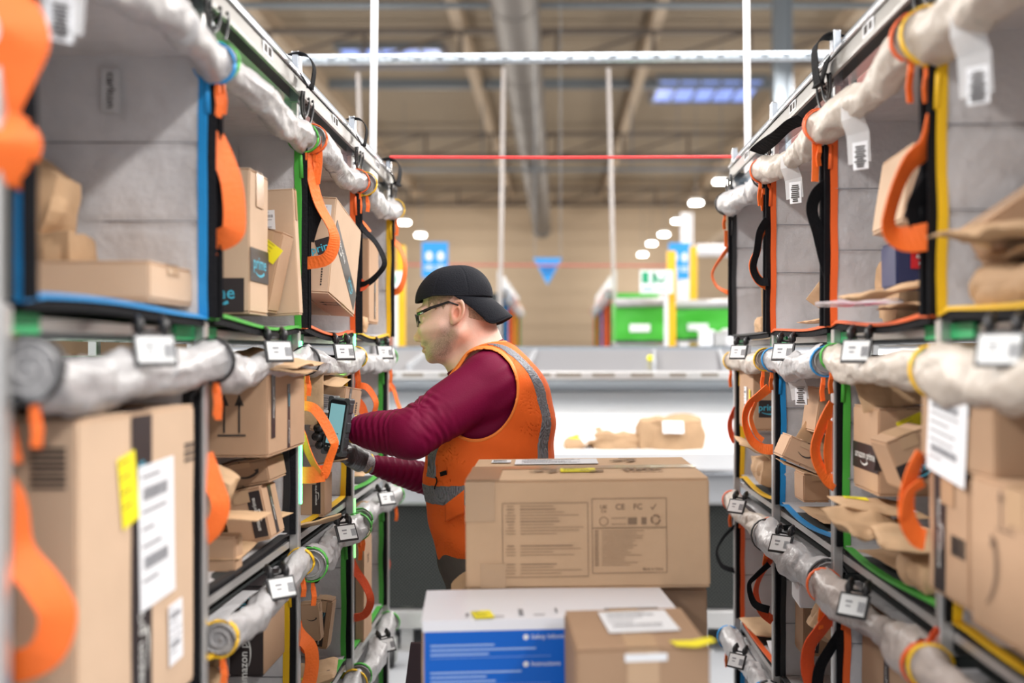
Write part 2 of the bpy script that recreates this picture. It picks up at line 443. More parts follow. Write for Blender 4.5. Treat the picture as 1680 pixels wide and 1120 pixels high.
blue_notice(692, 397, 735, 455, 10.5, 'blue notice board with two white figures, left above the cap')
blue_notice(1097, 398, 1133, 458, 10.0, 'blue notice board with white figures between the yellow posts on the right')
t_, a, b, c = sign('blue_triangle_sign', 'blue triangular sign pointing down on a line over the hall', 875, 423, 922, 467, 14)
m_ = MB(); w = b.x - a.x
m_.add([(a.x, 14, b.z), (b.x, 14, b.z), (c.x, 14, a.z), (a.x, 14.02, b.z), (b.x, 14.02, b.z), (c.x, 14.02, a.z)], [(0, 2, 1), (3, 4, 5), (0, 1, 4, 3), (1, 2, 5, 4), (2, 0, 3, 5)])
m_.build('sign_board', BLUE, t_)
m_ = MB(); m_.bb(c.x - w * .22, c.x + w * .22, 13.99, 13.998, b.z - .13, b.z - .16); m_.bb(c.x - w * .15, c.x + w * .15, 13.99, 13.998, b.z - .19, b.z - .22); m_.build('text_line', mat('dark_blue_print', (0, .12, .4), .5), t_)
m_ = MB()
for sx in (-1, 1): m_.tube([(c.x + sx * w * .45, 14.01, b.z), (c.x + sx * w * .45, 14.01, ZC)], .004, 5)
m_.build('hanging_wire', STEEL, t_)
t_, a, b, c = sign('green_white_sign', 'white sign with green pictograms overlapping a yellow post, right of centre', 1050, 443, 1104, 481, 7.9)
m_ = MB(); m_.bb(a.x, b.x, 7.9, 7.915, a.z, b.z); m_.build('sign_board', SW, t_)
m_ = MB(); w = b.x - a.x; h = b.z - a.z
m_.bb(a.x + w * .06, a.x + w * .26, 7.89, 7.898, a.z + h * .45, a.z + h * .92)
m_.box((a.x + w * .5, 7.895, a.z + h * .68), (w * .07, .006, h * .5), (0, R(-35), 0)); m_.box((a.x + w * .42, 7.895, a.z + h * .66), (w * .09, .006, h * .5))
m_.box((a.x + w * .74, 7.895, a.z + h * .66), (w * .05, .006, h * .45), (0, R(25), 0)); m_.box((a.x + w * .66, 7.895, a.z + h * .55), (w * .16, .006, h * .08))
m_.build('green_pictogram', SG, t_)
m_ = MB(); m_.bb(a.x + w * .08, a.x + w * .4, 7.89, 7.898, a.z + h * .14, a.z + h * .26); m_.bb(a.x + w * .5, a.x + w * .86, 7.89, 7.898, a.z + h * .16, a.z + h * .24); m_.build('text_line', mat('pale_blue_print', (.3, .45, .7), .5), t_)
m_ = MB(); m_.tube([(b.x - .05, 7.93, 0), (b.x - .05, 7.93, b.z)], .018, 8); m_.build('pole', M['post_white'], t_)
t_, a, b, c = sign('green_white_sign', 'small white sign with a green patch behind the orange loop on the left', 636, 445, 661, 471, 7.4)
m_ = MB(); m_.bb(a.x, b.x, 7.4, 7.415, a.z, b.z); m_.build('sign_board', SW, t_)
m_ = MB(); m_.bb(a.x + .02, a.x + .06, 7.39, 7.398, a.z + .03, b.z - .03); m_.build('green_pictogram', SG, t_)
m_ = MB(); m_.tube([(c.x, 7.43, 0), (c.x, 7.43, b.z)], .015, 8); m_.build('pole', M['post_white'], t_)
YEL = mat('yellow_paint', (0.78, 0.44, 0.0), .4)
for px0, px1, py, Y, lab in ((1095, 1109, 411, 8.05, 'yellow post just behind the white and green sign, right of centre'), (1132, 1144, 404, 9.2, 'yellow post to the right of the right-hand blue notice'),
                             (650, 664, 402, 7.8, 'yellow post standing just past the end of the left rack'), (648, 655, 470, 11.5, 'thin far yellow post at the left rack end')):
    a = P(px0, py, Y); b = P(px1, py, Y); c = (a + b) / 2
    m_ = MB(); w = b.x - a.x; m_.bb(a.x, b.x, Y, Y + w, 0, a.z)
    m_.bb(a.x - .05, b.x + .05, Y - .05, Y + w + .05, 0, .012)
    tag(m_.build('yellow_post', YEL, bevel=.006), lab, 'post')

# ---------------------------------------------------------------- sorting table (chute) behind the aisle
ZT = 'sorting'
GREYM = mat('light_grey_sheet_steel', (0.36, 0.37, 0.39), .4, .1)
WHITEM = mat('white_slide_panel', (0.92, 0.92, 0.92), .35)
GREY2 = mat('mid_grey_sheet_steel', (0.30, 0.33, 0.36), .45, .2)
MESHM = mat('perforated_black_sheet', (0.025, 0.027, 0.028), .6, 0, spec=.15)
t_ = thing('sorting_table', 'wide grey sorting table with white slide behind the worker', 'sorting table', (0, 5.0, 0))
def hz(py, Y): return CZ + (580 - py) / F * Y
XL, XR = -2.3, 2.3
m_ = MB(); Yf = 4.9
m_.bb(XL, XR, Yf, Yf + .03, hz(824, Yf), hz(778, Yf)); m_.build('front_apron', GREYM, t_)
m_ = MB(); m_.bb(XL, XR, Yf - .03, Yf + .06, hz(778, Yf), hz(769, Yf)); m_.build('front_edge', M['alu_bright'], t_, bevel=.006)
m_ = MB(); m_.add([(XL, Yf + .03, hz(769, Yf + .03)), (XR, Yf + .03, hz(769, Yf + .03)), (XR, 5.12, hz(744, 5.12)), (XL, 5.12, hz(744, 5.12))], [(0, 1, 2, 3)]); m_.build('front_ledge', GREYM, t_, solidify=.006)
# slide surface, curved
def slide(u, v):
    pts = [(5.12, 744), (5.2, 741), (5.55, 715), (5.85, 680), (6.0, 655), (6.05, 641)]
    k_ = v * (len(pts) - 1); i = min(int(k_), len(pts) - 2); q = k_ - i
    Y = pts[i][0] * (1 - q) + pts[i + 1][0] * q; py = pts[i][1] * (1 - q) + pts[i + 1][1] * q
    return (XL + (XR - XL) * u, Y, hz(py, Y))
m_ = MB(); m_.grid(slide, 2, 20); m_.build('white_slide', WHITEM, t_, smooth=True, solidify=.006)
m_ = MB(); m_.add([(XL, 6.05, hz(641, 6.05)), (XR, 6.05, hz(641, 6.05)), (XR, 5.75, hz(624, 5.75)), (XL, 5.75, hz(624, 5.75))], [(0, 1, 2, 3)]); m_.build('slide_hood', GREY2, t_, solidify=.006)
m_ = MB(); m_.bb(XL, XR, 5.7, 5.78, hz(622, 5.7), hz(609, 5.7)); m_.build('label_strip_rail', M['alu'], t_, bevel=.004)
m_ = MB()
random.seed(3)
x = -2.2
while x < 2.2:
    w = random.uniform(.05, .16); m_.bb(x, x + w, 5.694, 5.699, hz(617, 5.7), hz(612.5, 5.7)); x += w + random.uniform(.03, .1)
m_.build('label_strip', mat('dull_brown_labels', (0.16, 0.13, 0.10), .6), t_)
# upper trough
m_ = MB(); m_.add([(XL, 5.78, hz(609, 5.78)), (XR, 5.78, hz(609, 5.78)), (XR, 6.35, hz(573, 6.35)), (XL, 6.35, hz(573, 6.35))], [(0, 1, 2, 3)])
m_.build('upper_trough', mat('silver_trough', (.25, .25, .265), .35, .2), t_, solidify=.005)
m_ = MB(); m_.bb(XL, XR, 6.35, 6.40, hz(575, 6.35), hz(568, 6.35)); m_.build('upper_rim', STEEL, t_)
for px in (686, 872, 1076, 1188):
    x = (px - 914) / F * 6.0
    m_ = MB(); m_.add([(x - .03, 5.80, hz(607, 5.8)), (x + .02, 6.3, hz(576, 6.3)), (x + .02, 6.3, hz(572, 6.3)), (x - .03, 5.80, hz(596, 5.8))], [(0, 1, 2, 3)])
    m_.build('divider', GREYM, t_, solidify=.02)
m_ = MB(); m_.bb(P(1062, 0, 5.68).x, P(1072, 0, 5.68).x, 5.77, 5.778, hz(594, 5.77), hz(585, 5.77)); 
# perforated front panels: real holes stamped as a dense pattern in the material
nt = MESHM.node_tree; b_ = nt.nodes['Principled BSDF']
tc = nt.nodes.new('ShaderNodeTexCoord'); vo = nt.nodes.new('ShaderNodeTexVoronoi'); vo.inputs['Scale'].default_value = 78; vo.inputs['Randomness'].default_value = 0
mp = nt.nodes.new('ShaderNodeMapping'); mp.inputs['Rotation'].default_value = (0, R(45), 0)
nt.links.new(tc.outputs['Object'], mp.inputs['Vector']); nt.links.new(mp.outputs['Vector'], vo.inputs['Vector'])
rp = nt.nodes.new('ShaderNodeValToRGB'); rp.color_ramp.elements[0].position = .30; rp.color_ramp.elements[0].color = (.07, .075, .07, 1); rp.color_ramp.elements[1].position = .42; rp.color_ramp.elements[1].color = (.012, .013, .013, 1)
nt.links.new(vo.outputs['Distance'], rp.inputs['Fac']); nt.links.new(rp.outputs['Color'], b_.inputs['Base Color'])
for xa, xb in ((-2.28, -.02), (.02, 2.28)):
    m_ = MB(); m_.bb(xa, xb, Yf + .05, Yf + .055, hz(1000, Yf), hz(826, Yf)); m_.build('perforated_panel', MESHM, t_)
m_ = MB(); m_.bb(XL, XR, Yf + .01, Yf + .06, hz(1032, Yf), hz(1003, Yf)); m_.bb(XL, XR, Yf + .02, Yf + .05, hz(829, Yf), hz(824, Yf)); m_.build('frame_rail', M['alu'], t_, bevel=.004)
m_ = MB(); m_.bb(XL, XR, Yf + .35, Yf + .40, hz(1066, Yf), hz(1032, Yf)); m_.build('lower_kick_panel', GREY2, t_)
for x in (-2.2, -.75, .72, 2.2):
    for y in (Yf + .1, 6.2):
        m_ = MB(); m_.bb(x - .03, x + .03, y - .03, y + .03, 0.0, hz(824, Yf) if y < 6 else hz(640, 6.1)); m_.bb(x - .06, x + .06, y - .06, y + .06, 0, .012); m_.build('leg', M['alu'], t_)
m_ = MB()
for sx in (XL, XR):
    m_.add([(sx, Yf, hz(824, Yf)), (sx, 6.38, hz(824, Yf)), (sx, 6.38, hz(573, 6.35)), (sx, 5.75, hz(609, 5.75)), (sx, Yf, hz(769, Yf))], [(0, 1, 2, 3, 4)])
m_.build('end_panel', GREYM, t_, solidify=.01)
m_ = MB(); m_.bb(XL, XR, 6.42, 6.46, .06, hz(574, 6.35)); m_.build('back_panel', GREY2, t_)
# yellow round sticker on the trough
m_ = MB(); c = P(1066, 590, 6.02); m_.sphere(c + Vector((0, -.02, 0.01)), (.02, .006, .02), 12, 6); m_.build('yellow_dot', M['yellow_sticker'], t_)
# castor wheel seen at the lower left
m_ = MB(); c = P(641, 1060, 4.7)
t_ = thing('castor_wheel_stand', 'grey castor with dark wheel on the floor by the left rack end', 'castor', (c.x, c.y, 0))
m_.tube([(c.x - .015, c.y, .045), (c.x + .015, c.y, .045)], .045, 18); m_.build('wheel', M['rubber'], t_)
m_ = MB(); m_.bb(c.x - .03, c.x + .03, c.y - .02, c.y + .02, .09, .14); m_.tube([(c.x, c.y, .13), (c.x, c.y, .24)], .02, 10); m_.bb(c.x - .03, c.x - .022, c.y - .015, c.y + .015, .03, .1); m_.bb(c.x + .022, c.x + .03, c.y - .015, c.y + .015, .03, .1); m_.build('bracket', M['alu'], t_)
# ---------------------------------------------------------------- racks
LP = [1.12, 1.755, 2.39, 3.025, 3.66]
RP = [0.995, 1.617, 2.238, 2.86, 3.483]
ZA, ZB, ZCc, ZD = CZ + .062, CZ - .43, CZ - .92, CZ - 1.41      # floors of the four rows of bags
def rack(s, posts, name_side):
    t = thing('shelving_rack', 'aluminium rack along the %s side of the aisle, holding the bags' % name_side, 'rack', (s * .85, posts[2], 0))
    for i, y in enumerate(posts):
        for dd in (.618, 1.10):
            m = MB(); m.bb(s * dd, s * (dd + .022), y - .011, y + .011, 0, CZ + .055 if dd < 1 else CZ + .64)
            if dd < 1: m.bb(s * (dd + .004), s * (dd + .018), y - .008, y + .008, CZ + .055, CZ + .62)
            m.build('post', M['alu'], t, bevel=.002)
        # adjusting foot
        m = MB(); m.tube([(s * .629, y, 0), (s * .629, y, .02)], .03, 10); m.build('foot', M['black_plastic'], t)
        m = MB(); m.bb(s * .618, s * .64, y - .012, y + .012, CZ + .60, CZ + .655); 
        m.bb(s * .622, s * .66, y + .012, y + .05, CZ + .565, CZ + .615); m.build('bracket', M['galv'], t, bevel=.002)
        m = MB(); m.tube([(s * .634, y + .032, CZ + .585), (s * .612, y + .032, CZ + .585)], .004, 8); m.build('bolt', M['black_plastic'], t)
    for i in range(4):
        y0, y1 = posts[i], posts[i + 1]
        for j, z in enumerate((ZA, ZB if (i or s > 0) else CZ - .60, ZCc if (i or s > 0) else CZ - 1.0, ZD)):
            m = MB(); m.bb(s * .640, s * .660, y0 + .011, y1 - .011, z - .034, z - .018)
            m.bb(s * 1.09, s * 1.10, y0 + .011, y1 - .011, z - .034, z - .018)
            for q in (.15, .5, .85): m.bb(s * .66, s * 1.09, y0 + (y1 - y0) * q - .01, y0 + (y1 - y0) * q + .01, z - .034, z - .018)
            m.build('shelf_beam', M['alu'], t)
            if j == 0:
                for (a, b) in ((y0 + .012, y0 + .10), (y1 - .10, y1 - .012)):
                    m = MB(); m.bb(s * .634, s * .6395, a, b, z - .038, z - .014); m.build('green_bracket', M['green_plastic'], t)
                m = MB(); m.bb(s * .648, s * .656, y0 + .03, y0 + .05, z - .12, z - .036); m.bb(s * .648, s * .656, y0 + .062, y0 + .075, z - .12, z - .036); m.build('yellow_guide', M['yellow_plastic'], t)
    for y in (posts[0], posts[-1]):
        m = MB(); m.bb(s * .64, s * 1.1, y - .008, y + .008, CZ + .60, CZ + .63); m.bb(s * .64, s * 1.1, y - .008, y + .008, .2, .23); m.build('cross_member', M['galv'], t)
    return t
rack_l = rack(-1, LP, 'left'); rack_r = rack(1, RP, 'right')

# indicator strips: slim lit bars on the front of the posts
def led_bar(s, y, z0, z1, mm, lab, x=.616):
    m = MB(); m.bb(s * (x - .003), s * x, y - .004, y + .004, z0, z1)
    tag(m.build('indicator_light', mm), lab, 'light strip')
led_bar(-1, 2.39, CZ - .36, CZ + .03, M['led_green'], 'bright green light strip on the rack post left of the handheld scanner')
led_bar(-1, 3.025, CZ - .02, CZ + .06, M['led_green'], 'short green light strip on the rack post nearest the cap, above the hands')
led_bar(-1, 3.025, CZ - .62, CZ - .44, M['led_lime'], 'short green light strip low on the rack post under the hands')

# light rails on top of the racks
def rail(s, posts, side, leds):
    y0, y1 = .55, posts[-1] + .02
    t = thing('light_rail', 'long shiny aluminium light rail on top of the %s rack' % side, 'light rail', (s * .62, (y0 + y1) / 2, CZ + .62))
    def prof(pts, name, mm, ya=y0, yb=y1, th=.003):
        m = MB(); n = len(pts)
        vs = [(s * x, ya, CZ + z) for x, z in pts] + [(s * x, yb, CZ + z) for x, z in pts]
        m.add(vs, [(i, i + 1, n + i + 1, n + i) for i in range(n - 1)])
        return m.build(name, mm, t, solidify=th)
    prof([(.612, .612), (.606, .612), (.606, .618), (.610, .650), (.616, .654)], 'face_profile', M['rail_alu'])
    prof([(.606, .6525), (.603, .6535), (.603, .659), (.610, .661)], 'lip_profile', M['alu_bright'])
    prof([(.608, .662), (.630, .695), (.640, .695)], 'slanted_cover', M['galv'])
    prof([(.640, .612), (.665, .612), (.665, .695), (.640, .695)], 'rear_profile', M['alu'])
    for i in range(4):
        ya, yb = posts[i] + .04, posts[i + 1] - .02
        m = MB(); m.bb(s * .668, s * .672, ya, yb, CZ + .545, CZ + .611); m.build('lit_panel', leds[i], t)
        # small sticker with its code, and the white marker chips
        ym = (ya + yb) / 2
        m = MB(); m.bb(s * .6040, s * .6052, ym - .035, ym + .03, CZ + .621, CZ + .646, 0)
        m.bb(s * .6035, s * .604, ym - .028, ym - .008, CZ + .626, CZ + .642, 1)
        for q in range(7): m.bb(s * .6035, s * .604, ym + .0 + q * .0035, ym + .002 + q * .0035, CZ + .625, CZ + .643, 1)
        m.build('rail_sticker', [M['paper'], M['ink']], t)
        for q, L in ((.62, .05), (.8, .07)):
            m = MB(); yy = ya + (yb - ya) * q; m.bb(s * .6015, s * .6028, yy, yy + L, CZ + .6545, CZ + .6585); m.build('marker_chip', M['post_white'], t)
    for i, y in enumerate(posts):
        if y > y1: continue
        m = MB(); m.bb(s * .60, s * .618, y - .075, y - .045, CZ + .655, CZ + .705); m.build('clamp', M['alu_bright'], t, bevel=.003)
        # black cable loops hanging from the joint of two rail pieces
        m = MB()
        for k_, (rr, dy) in enumerate(((.040, -.01), (.052, .02))):
            pts = [(s * (.602 - .004 * math.sin(a) ), y + dy + math.cos(a) * rr * .9, CZ + .605 + math.sin(a) * rr) for a in [R(-200 + 220 * q / 14) for q in range(15)]]
            pts.append((s * .655, y + dy + .06, CZ + .60)); m.tube(pts, .0030, 6)
        m.build('cable', M['black_plastic'], t, smooth=True)
    return t
rail(-1, LP, 'left', [M['led_dim'], M['led_dim'], M['led_pink'], M['led_warm']])
rail(1, RP, 'right', [M['led_pink'], M['led_pink'], M['led_pink'], M['led_cool']])

def strap(name, lab, cat, pts, wd, w, mm, th=.0022):
    pts = smooth_pts(pts)
    m = MB(); m.ribbon(pts, wd, w, th); return tag(m.build(name, mm, smooth=False), lab, cat)
def smooth_pts(pts, n=5):
    pts = [Vector(p) for p in pts]; out = []
    for i in range(len(pts) - 1):
        p0 = pts[max(i - 1, 0)]; p1 = pts[i]; p2 = pts[i + 1]; p3 = pts[min(i + 2, len(pts) - 1)]
        for k in range(n):
            t = k / n
            out.append(0.5 * ((2 * p1) + (p2 - p0) * t + (2 * p0 - 5 * p1 + 4 * p2 - p3) * t * t + (3 * p1 - p0 - 3 * p2 + p3) * t ** 3))
    out.append(pts[-1]); return out
BLK = M['black_fabric']
# black hook and loop straps wrapped round the rails
def rail_strap(s, y, lab, h=.05, drop=.02, w=.03, x=.60):
    pts = [(s * (x + .022), y, CZ + .697), (s * (x - .004), y - .01, CZ + .698), (s * (x - .024), y - .015, CZ + .688), (s * (x - .034), y - .01, CZ + .662), (s * (x - .022), y, CZ + .640 - drop), (s * (x - .002), y + .004, CZ + .652)]
    strap('cable_strap', lab, 'strap', pts, (0, 1, 0), w, BLK)
rail_strap(-1, 2.33, 'small black strap looped over the left light rail, middle joint')
rail_strap(-1, 2.97, 'black strap looped over the left light rail, just before the white pole', .05)
rail_strap(-1, 3.60, 'black strap hanging at the far end of the left light rail', .06, .03, .07)
rail_strap(1, 2.20, 'black strap bundle around the right light rail, middle joint', .06, .05, .05)
rail_strap(1, 1.60, 'black strap at the top edge on the right light rail', .05, .02, .05)
pts_ = [P(1318, 196, 2.55), P(1296, 205, 2.6), P(1268, 228, 2.68), P(1245, 246, 2.78), P(1240, 250, 2.8)]
strap('cable_strap', 'long black strap slung along the right light rail below the pole', 'strap', pts_, (.2, 1, -.3), .04, BLK)

# ---------------------------------------------------------------- bags hung in the racks
def nz(x, y, z, s=1): return noise.noise(Vector((x * s, y * s, z * s)))
PIPE = {k: M['c_' + k] for k in ('blue', 'green', 'orange', 'yellow', 'black')}
def tote(s, y0, y1, z0, z1, xf, color, lab, roll='roll', rr=.036, seed=0, shell='shell_green', sag=.0, detail=True, tagtext=False, tagcard=None, pulls=('orange_web', 'orange_web'), rollx=.016, ends='ring', depth=.42, group='orange-handled storage bags in the racks', rz=0.0):
    """a soft storage bag, open towards the aisle"""
    rnd = random.Random(seed); g = .024
    ya, yb = y0 + g, y1 - g
    t = thing('storage_bag', lab, 'bag', (s * xf, (y0 + y1) / 2, z0), group=group)
    H = z1 - z0; zt = z1 - .022
    W = lambda d, y, z: Vector((s * (xf + d), y, z))
    def floor_z(d, y):
        q = (y - ya) / (yb - ya); return z0 + .006 + .004 * math.cos(q * 5 + seed) * (1 - d / depth) - sag * math.sin(PI * q) * (1 - d / depth)
    m = MB()
    creases = (.36, .66)
    def wall(yw, sg):
        nv = 40
        def fn(u, v):
            d = u * depth; z = z0 + .004 + (zt - z0) * v
            o = .009 * nz(d * 6, z * 6, seed * 3.1 + yw) + .005 * nz(d * 16, z * 6, seed + 9) + .003 * abs(nz(d * 30 + z * 18, z * 9, seed + 2))
            edge = min(1, u * 6) * min(1, v * 8) * min(1, (1 - v) * 8)
            o *= edge
            for c in creases:
                if abs(v - c) < .013: o += .0035
            return W(d, yw + sg * o, z)
        nonlocal m
        m.grid(fn, 14, nv, 0)
    wall(yb, 1); wall(ya, -1)
    if detail:
        for c in creases:
            z = z0 + .004 + (zt - z0) * c
            pts = [W(.006 + (depth - .01) * q / 8, yb - .0012 + .006 * nz(q, c * 9, seed), z) for q in range(9)]
            m.tube(pts, .0011, 4, mi=2)
    m.grid(lambda u, v: W(depth + .005 * nz(u * 4, v * 4, seed), ya + (yb - ya) * u, z0 + .004 + (zt - z0) * v), 8, 8, 0)
    m.grid(lambda u, v: W(depth * v, ya + (yb - ya) * u, floor_z(depth * v, ya + (yb - ya) * u)), 16, 6, 0)
    m.grid(lambda u, v: W(depth * v, ya + (yb - ya) * u, zt + .006 * nz(u * 5, v * 5, seed + 4)), 8, 6, 0)
    m.build('lining', [M['liner'] if detail else M['liner_far'], M['liner'], M['seam']], t, smooth=True)
    # outer skin
    m = MB(); e = .014
    for yy in (ya - e, yb + e):
        m.add([W(.004, yy, z0), W(depth + e, yy, z0), W(depth + e, yy, zt + e), W(.004, yy, zt + e)], [(0, 1, 2, 3)])
    m.add([W(depth + e, ya - e, z0), W(depth + e, yb + e, z0), W(depth + e, yb + e, zt + e), W(depth + e, ya - e, zt + e)], [(0, 1, 2, 3)])
    m.add([W(0.02, ya - e, zt + e), W(0.02, yb + e, zt + e), W(depth + e, yb + e, zt + e), W(depth + e, ya - e, zt + e)], [(0, 1, 2, 3)])
    m.add([W(0.01, ya - e, z0 - .003), W(0.01, yb + e, z0 - .003), W(depth + e, yb + e, z0 - .003), W(depth + e, ya - e, z0 - .003)], [(0, 1, 2, 3)], 1)
    m.build('outer_skin', [M[shell], M['shell_dark']], t)
    # zip band facing the aisle, both sides and along the bottom
    m = MB()
    def edge_pts(off, dd=0.0, n=14):
        pts = []
        for k in range(n + 1):
            z = z1 - .03 - (z1 - z0 - .03) * k / n; pts.append(W(dd + .004 * nz(z * 9, seed, 1), ya - off + .004 * nz(z * 11, seed, 2), z))
        for k in range(1, n):
            y = ya + (yb - ya) * k / n; pts.append(W(dd, y, floor_z(0, y) - off * .7))
        for k in range(n + 1):
            z = z0 + (z1 - z0 - .03) * k / n; pts.append(W(dd + .004 * nz(z * 9, seed, 3), yb + off + .004 * nz(z * 11, seed, 4), z))
        return pts
    for lo in (True, False):
        yy = ya if lo else yb; sg = -1 if lo else 1
        pts = [W(-.009, yy + sg * .006 + .003 * nz(z * 8, seed, 5), z) for z in [z0 + (z1 - z0 - .02) * k / 12 for k in range(13)]]
        m.ribbon(pts, (1, .3, 0), .016, .005)
        if detail:
            pts = [p + Vector((-s * .004, sg * .003, 0)) for p in pts]; m.tube(pts, .0022, 5)
    pts = [W(.003, y, floor_z(0, y) - .010) for y in [ya + (yb - ya) * k / 12 for k in range(13)]]
    m.ribbon(pts, (0, 0, 1), .014, .004)
    m.build('zip_band', BLK, t)
    m = MB(); m.ribbon(edge_pts(0.0, .004), (1, 0, 0), .015 if detail else .03, .006); m.build('piping', PIPE[color], t)
    # rolled-up front flap
    m = MB(); n = 44; c0 = W(-rollx, 0, z1 - .012 - rr * .3)
    path = []; rad = []
    for k in range(n + 1):
        q = k / n; y = y0 + .012 + (y1 - y0 - .024) * q
        path.append(Vector((c0.x - s * .010 * math.sin(q * 5 + seed), y, c0.z - .016 * math.sin(PI * q) + .022 * nz(q * 2.4, seed, 7) + .006 * nz(q * 9, seed, 7) + rz * (q - .5))))
        rad.append(rr * (1 + .40 * nz(q * 3, seed, 8)) * (.86 + .35 * abs(q - .5)))
    def rf(u, v):
        k_ = min(int(v * n), n); p = path[k_]; a = 2 * PI * u
        c_, s_ = math.cos(a), math.sin(a)
        r_ = rad[k_] * (1 + .26 * nz(c_ * 1.2, s_ * 1.2 + seed, v * 5) + .13 * nz(c_ * 3 + seed, s_ * 3, v * 14) + .05 * abs(nz(c_ * 5 + seed, s_ * 5, v * 22)) - .16 * abs(nz(c_ * 1.6 + v * 4, s_ * 1.6 + seed, v * 7)))
        return (p.x + r_ * .88 * c_, p.y, p.z + r_ * 1.12 * s_)
    m.grid(rf, 28, n, 0)
    for k_ in (0, n):       # coiled ends
        p = path[k_]; sg = -1 if k_ == 0 else 1; pts = []
        for q in range(34):
            a = q * .42; r_ = rad[k_] * (1 - q / 40); pts.append(p + Vector((math.cos(a) * r_, sg * .001, math.sin(a) * r_)))
        m.ribbon(pts, (0, 1, 0), .006, .002)
        m.add([p + Vector((math.cos(a) * rad[k_] * .98, -sg * .006, math.sin(a) * rad[k_] * .98)) for a in [2 * PI * i / 16 for i in range(16)]], [tuple(range(16))])
    m.build('rolled_flap', M[roll], t, smooth=True)
    for k_ in (0, n):
        m = MB()
        p = path[k_]; sg = 1 if k_ == 0 else -1
        ring = [p + Vector((math.cos(a) * rad[k_] * 1.06, sg * .004 * (1 + math.sin(a * 2)), math.sin(a) * rad[k_] * 1.06)) for a in [2 * PI * i / 18 for i in range(18)]]
        m.ribbon(ring + [ring[0]], (0, 1, 0), .011, .003)
        # flap edge running down into the side piping
        m.tube([p + Vector((s * rad[k_] * .3, 0, -rad[k_] * .9)), W(-.002, (ya if k_ == 0 else yb), z1 - rr * 2.2), W(-.004, (ya if k_ == 0 else yb), z1 - rr * 2.2 - .05)], .0055, 7)
        m.build('flap_binding', PIPE[color], t, smooth=True)
    if detail:
        for k_, pm in ((0, pulls[0]), (n, pulls[1])):
            if not pm: continue
            p = path[k_] + Vector((-s * .006, .004 if k_ == 0 else -.004, -rad[k_] * 1.1)); L = rnd.uniform(.045, .065)
            m = MB(); m.box(p + Vector((0, 0, -.008)), (.008, .008, .018)); m.ribbon([p + Vector((0, 0, -.012)), p + Vector((-s * .003, 0, -L * .6)), p + Vector((0, .002, -L))], (1, .5, 0), .012, .003)
            m.build('zip_pull', M[pm], t)
        # sewn size tag high on the far wall
        if tagtext:
            m = MB(); tx = tagtext; c = W(tx, yb - .009, z1 - .085)
            m.box(c, (.034, .0012, .075), None, 0)
            MT = Matrix.Translation(c + Vector((.002, -.0012, 0))) @ Matrix(((0, -1, 0, 0), (0, 0, -1, 0), (-1, 0, 0, 0), (0, 0, 0, 1)))
            MT = Matrix.Translation(c + Vector((0, -.0014, 0))) @ Matrix.Rotation(R(90), 4, 'X') @ Matrix.Rotation(R(-90), 4, 'Z')
            m.text('carlton', MT, .022, 1, .01)
            m.build('sewn_tag', [mat_tag, M['ink']], t)
        if tagcard:
            cy, dz, mm = tagcard
            p = W(-rollx - .002, y0 + (y1 - y0) * cy, z1 - .03 - rr)
            m = MB(); m.ribbon([p + Vector((0, 0, .03)), p, p + Vector((s * .012, .004, -.03)), p + Vector((s * .016, .004, -dz - .06))], (s * .9, -.75, 0), .048, .0012, 0)
            q = p + Vector((s * .0165, .002, -dz - .018)); m.ribbon([q, q + Vector((s * .002, 0, -.055))], (s * .9, -.75, 0), .032, .004, 1)
            for k in range(9):
                qq = q + Vector((s * .0003, -.0005, -.008 - k * .005)); m.ribbon([qq, qq + Vector((0, 0, -.0028))], (s * .9, -.75, 0), rnd.uniform(.012, .024), .0052, 2)
            m.build('hanging_tag', [M['poly'], M['paper'], M['ink']], t)
    return t
mat_tag = mat('grey_sewn_label', (.55, .55, .56), .6)

HA = .498
bags = {}
LROWA = [('blue', 'grey-lined bag with blue edging, upper row, nearest on the left rack', 11), ('green', 'upper bag with green edging on the left rack, full of cartons', 12),
         ('orange', 'upper bag with orange edging on the left rack, third from the front', 13), ('yellow', 'upper bag with yellow edging at the far end of the left rack', 14)]
for i, (c, lab, sd) in enumerate(LROWA):
    bags['LA%d' % i] = tote(-1, LP[i], LP[i + 1], ZA, ZA + .478, .612, c, lab, seed=sd, sag=.012 if i else .0, tagtext=.16 if i < 2 else False,
                            tagcard=((.16, .02, 0) if i == 0 else None), rr=.033, shell='shell_green' if i == 1 else 'shell_dark', roll='roll')
LROWB = [('black', 'second-row bag with black edging holding a huge carton, nearest left', 21, .040), ('black', 'second-row bag with black edging around the carton with two arrows', 22, .036),
         ('yellow', 'second-row bag with yellow edging right behind the handheld scanner', 23, .034), ('green', 'second-row bag with green edging at the far end of the left rack', 24, .034)]
for i, (c, lab, sd, rr) in enumerate(LROWB):
    bags['LB%d' % i] = tote(-1, LP[i], LP[i + 1], ZB if i else CZ - .60, ZB + .434, .640, c, lab, seed=sd, sag=.012, rr=rr * .88, rollx=.030, shell='shell_green' if i == 1 else 'shell_dark', roll='roll')
LROWC = [None, ('yellow', 'third-row bag with yellow edging and a black parcel box, left rack', 32, .030), ('green', 'third-row bag with green edging below the scanner, left rack', 33, .038),
         ('green', 'third-row bag with green edging at the far end, left rack, tall carton inside', 34, .034)]
for i, e in enumerate(LROWC):
    if e: bags['LC%d' % i] = tote(-1, LP[i], LP[i + 1], ZCc, ZCc + .434, .640, e[0], e[1], seed=e[2], sag=.012, rr=e[3], rollx=.034, rz=.0, shell='shell_dark')
bags['LD3'] = tote(-1, LP[3], LP[4], ZD, ZD + .448, .640, 'green', 'lowest bag with green edging at the far end of the left rack', seed=44, sag=.01, rollx=.034)
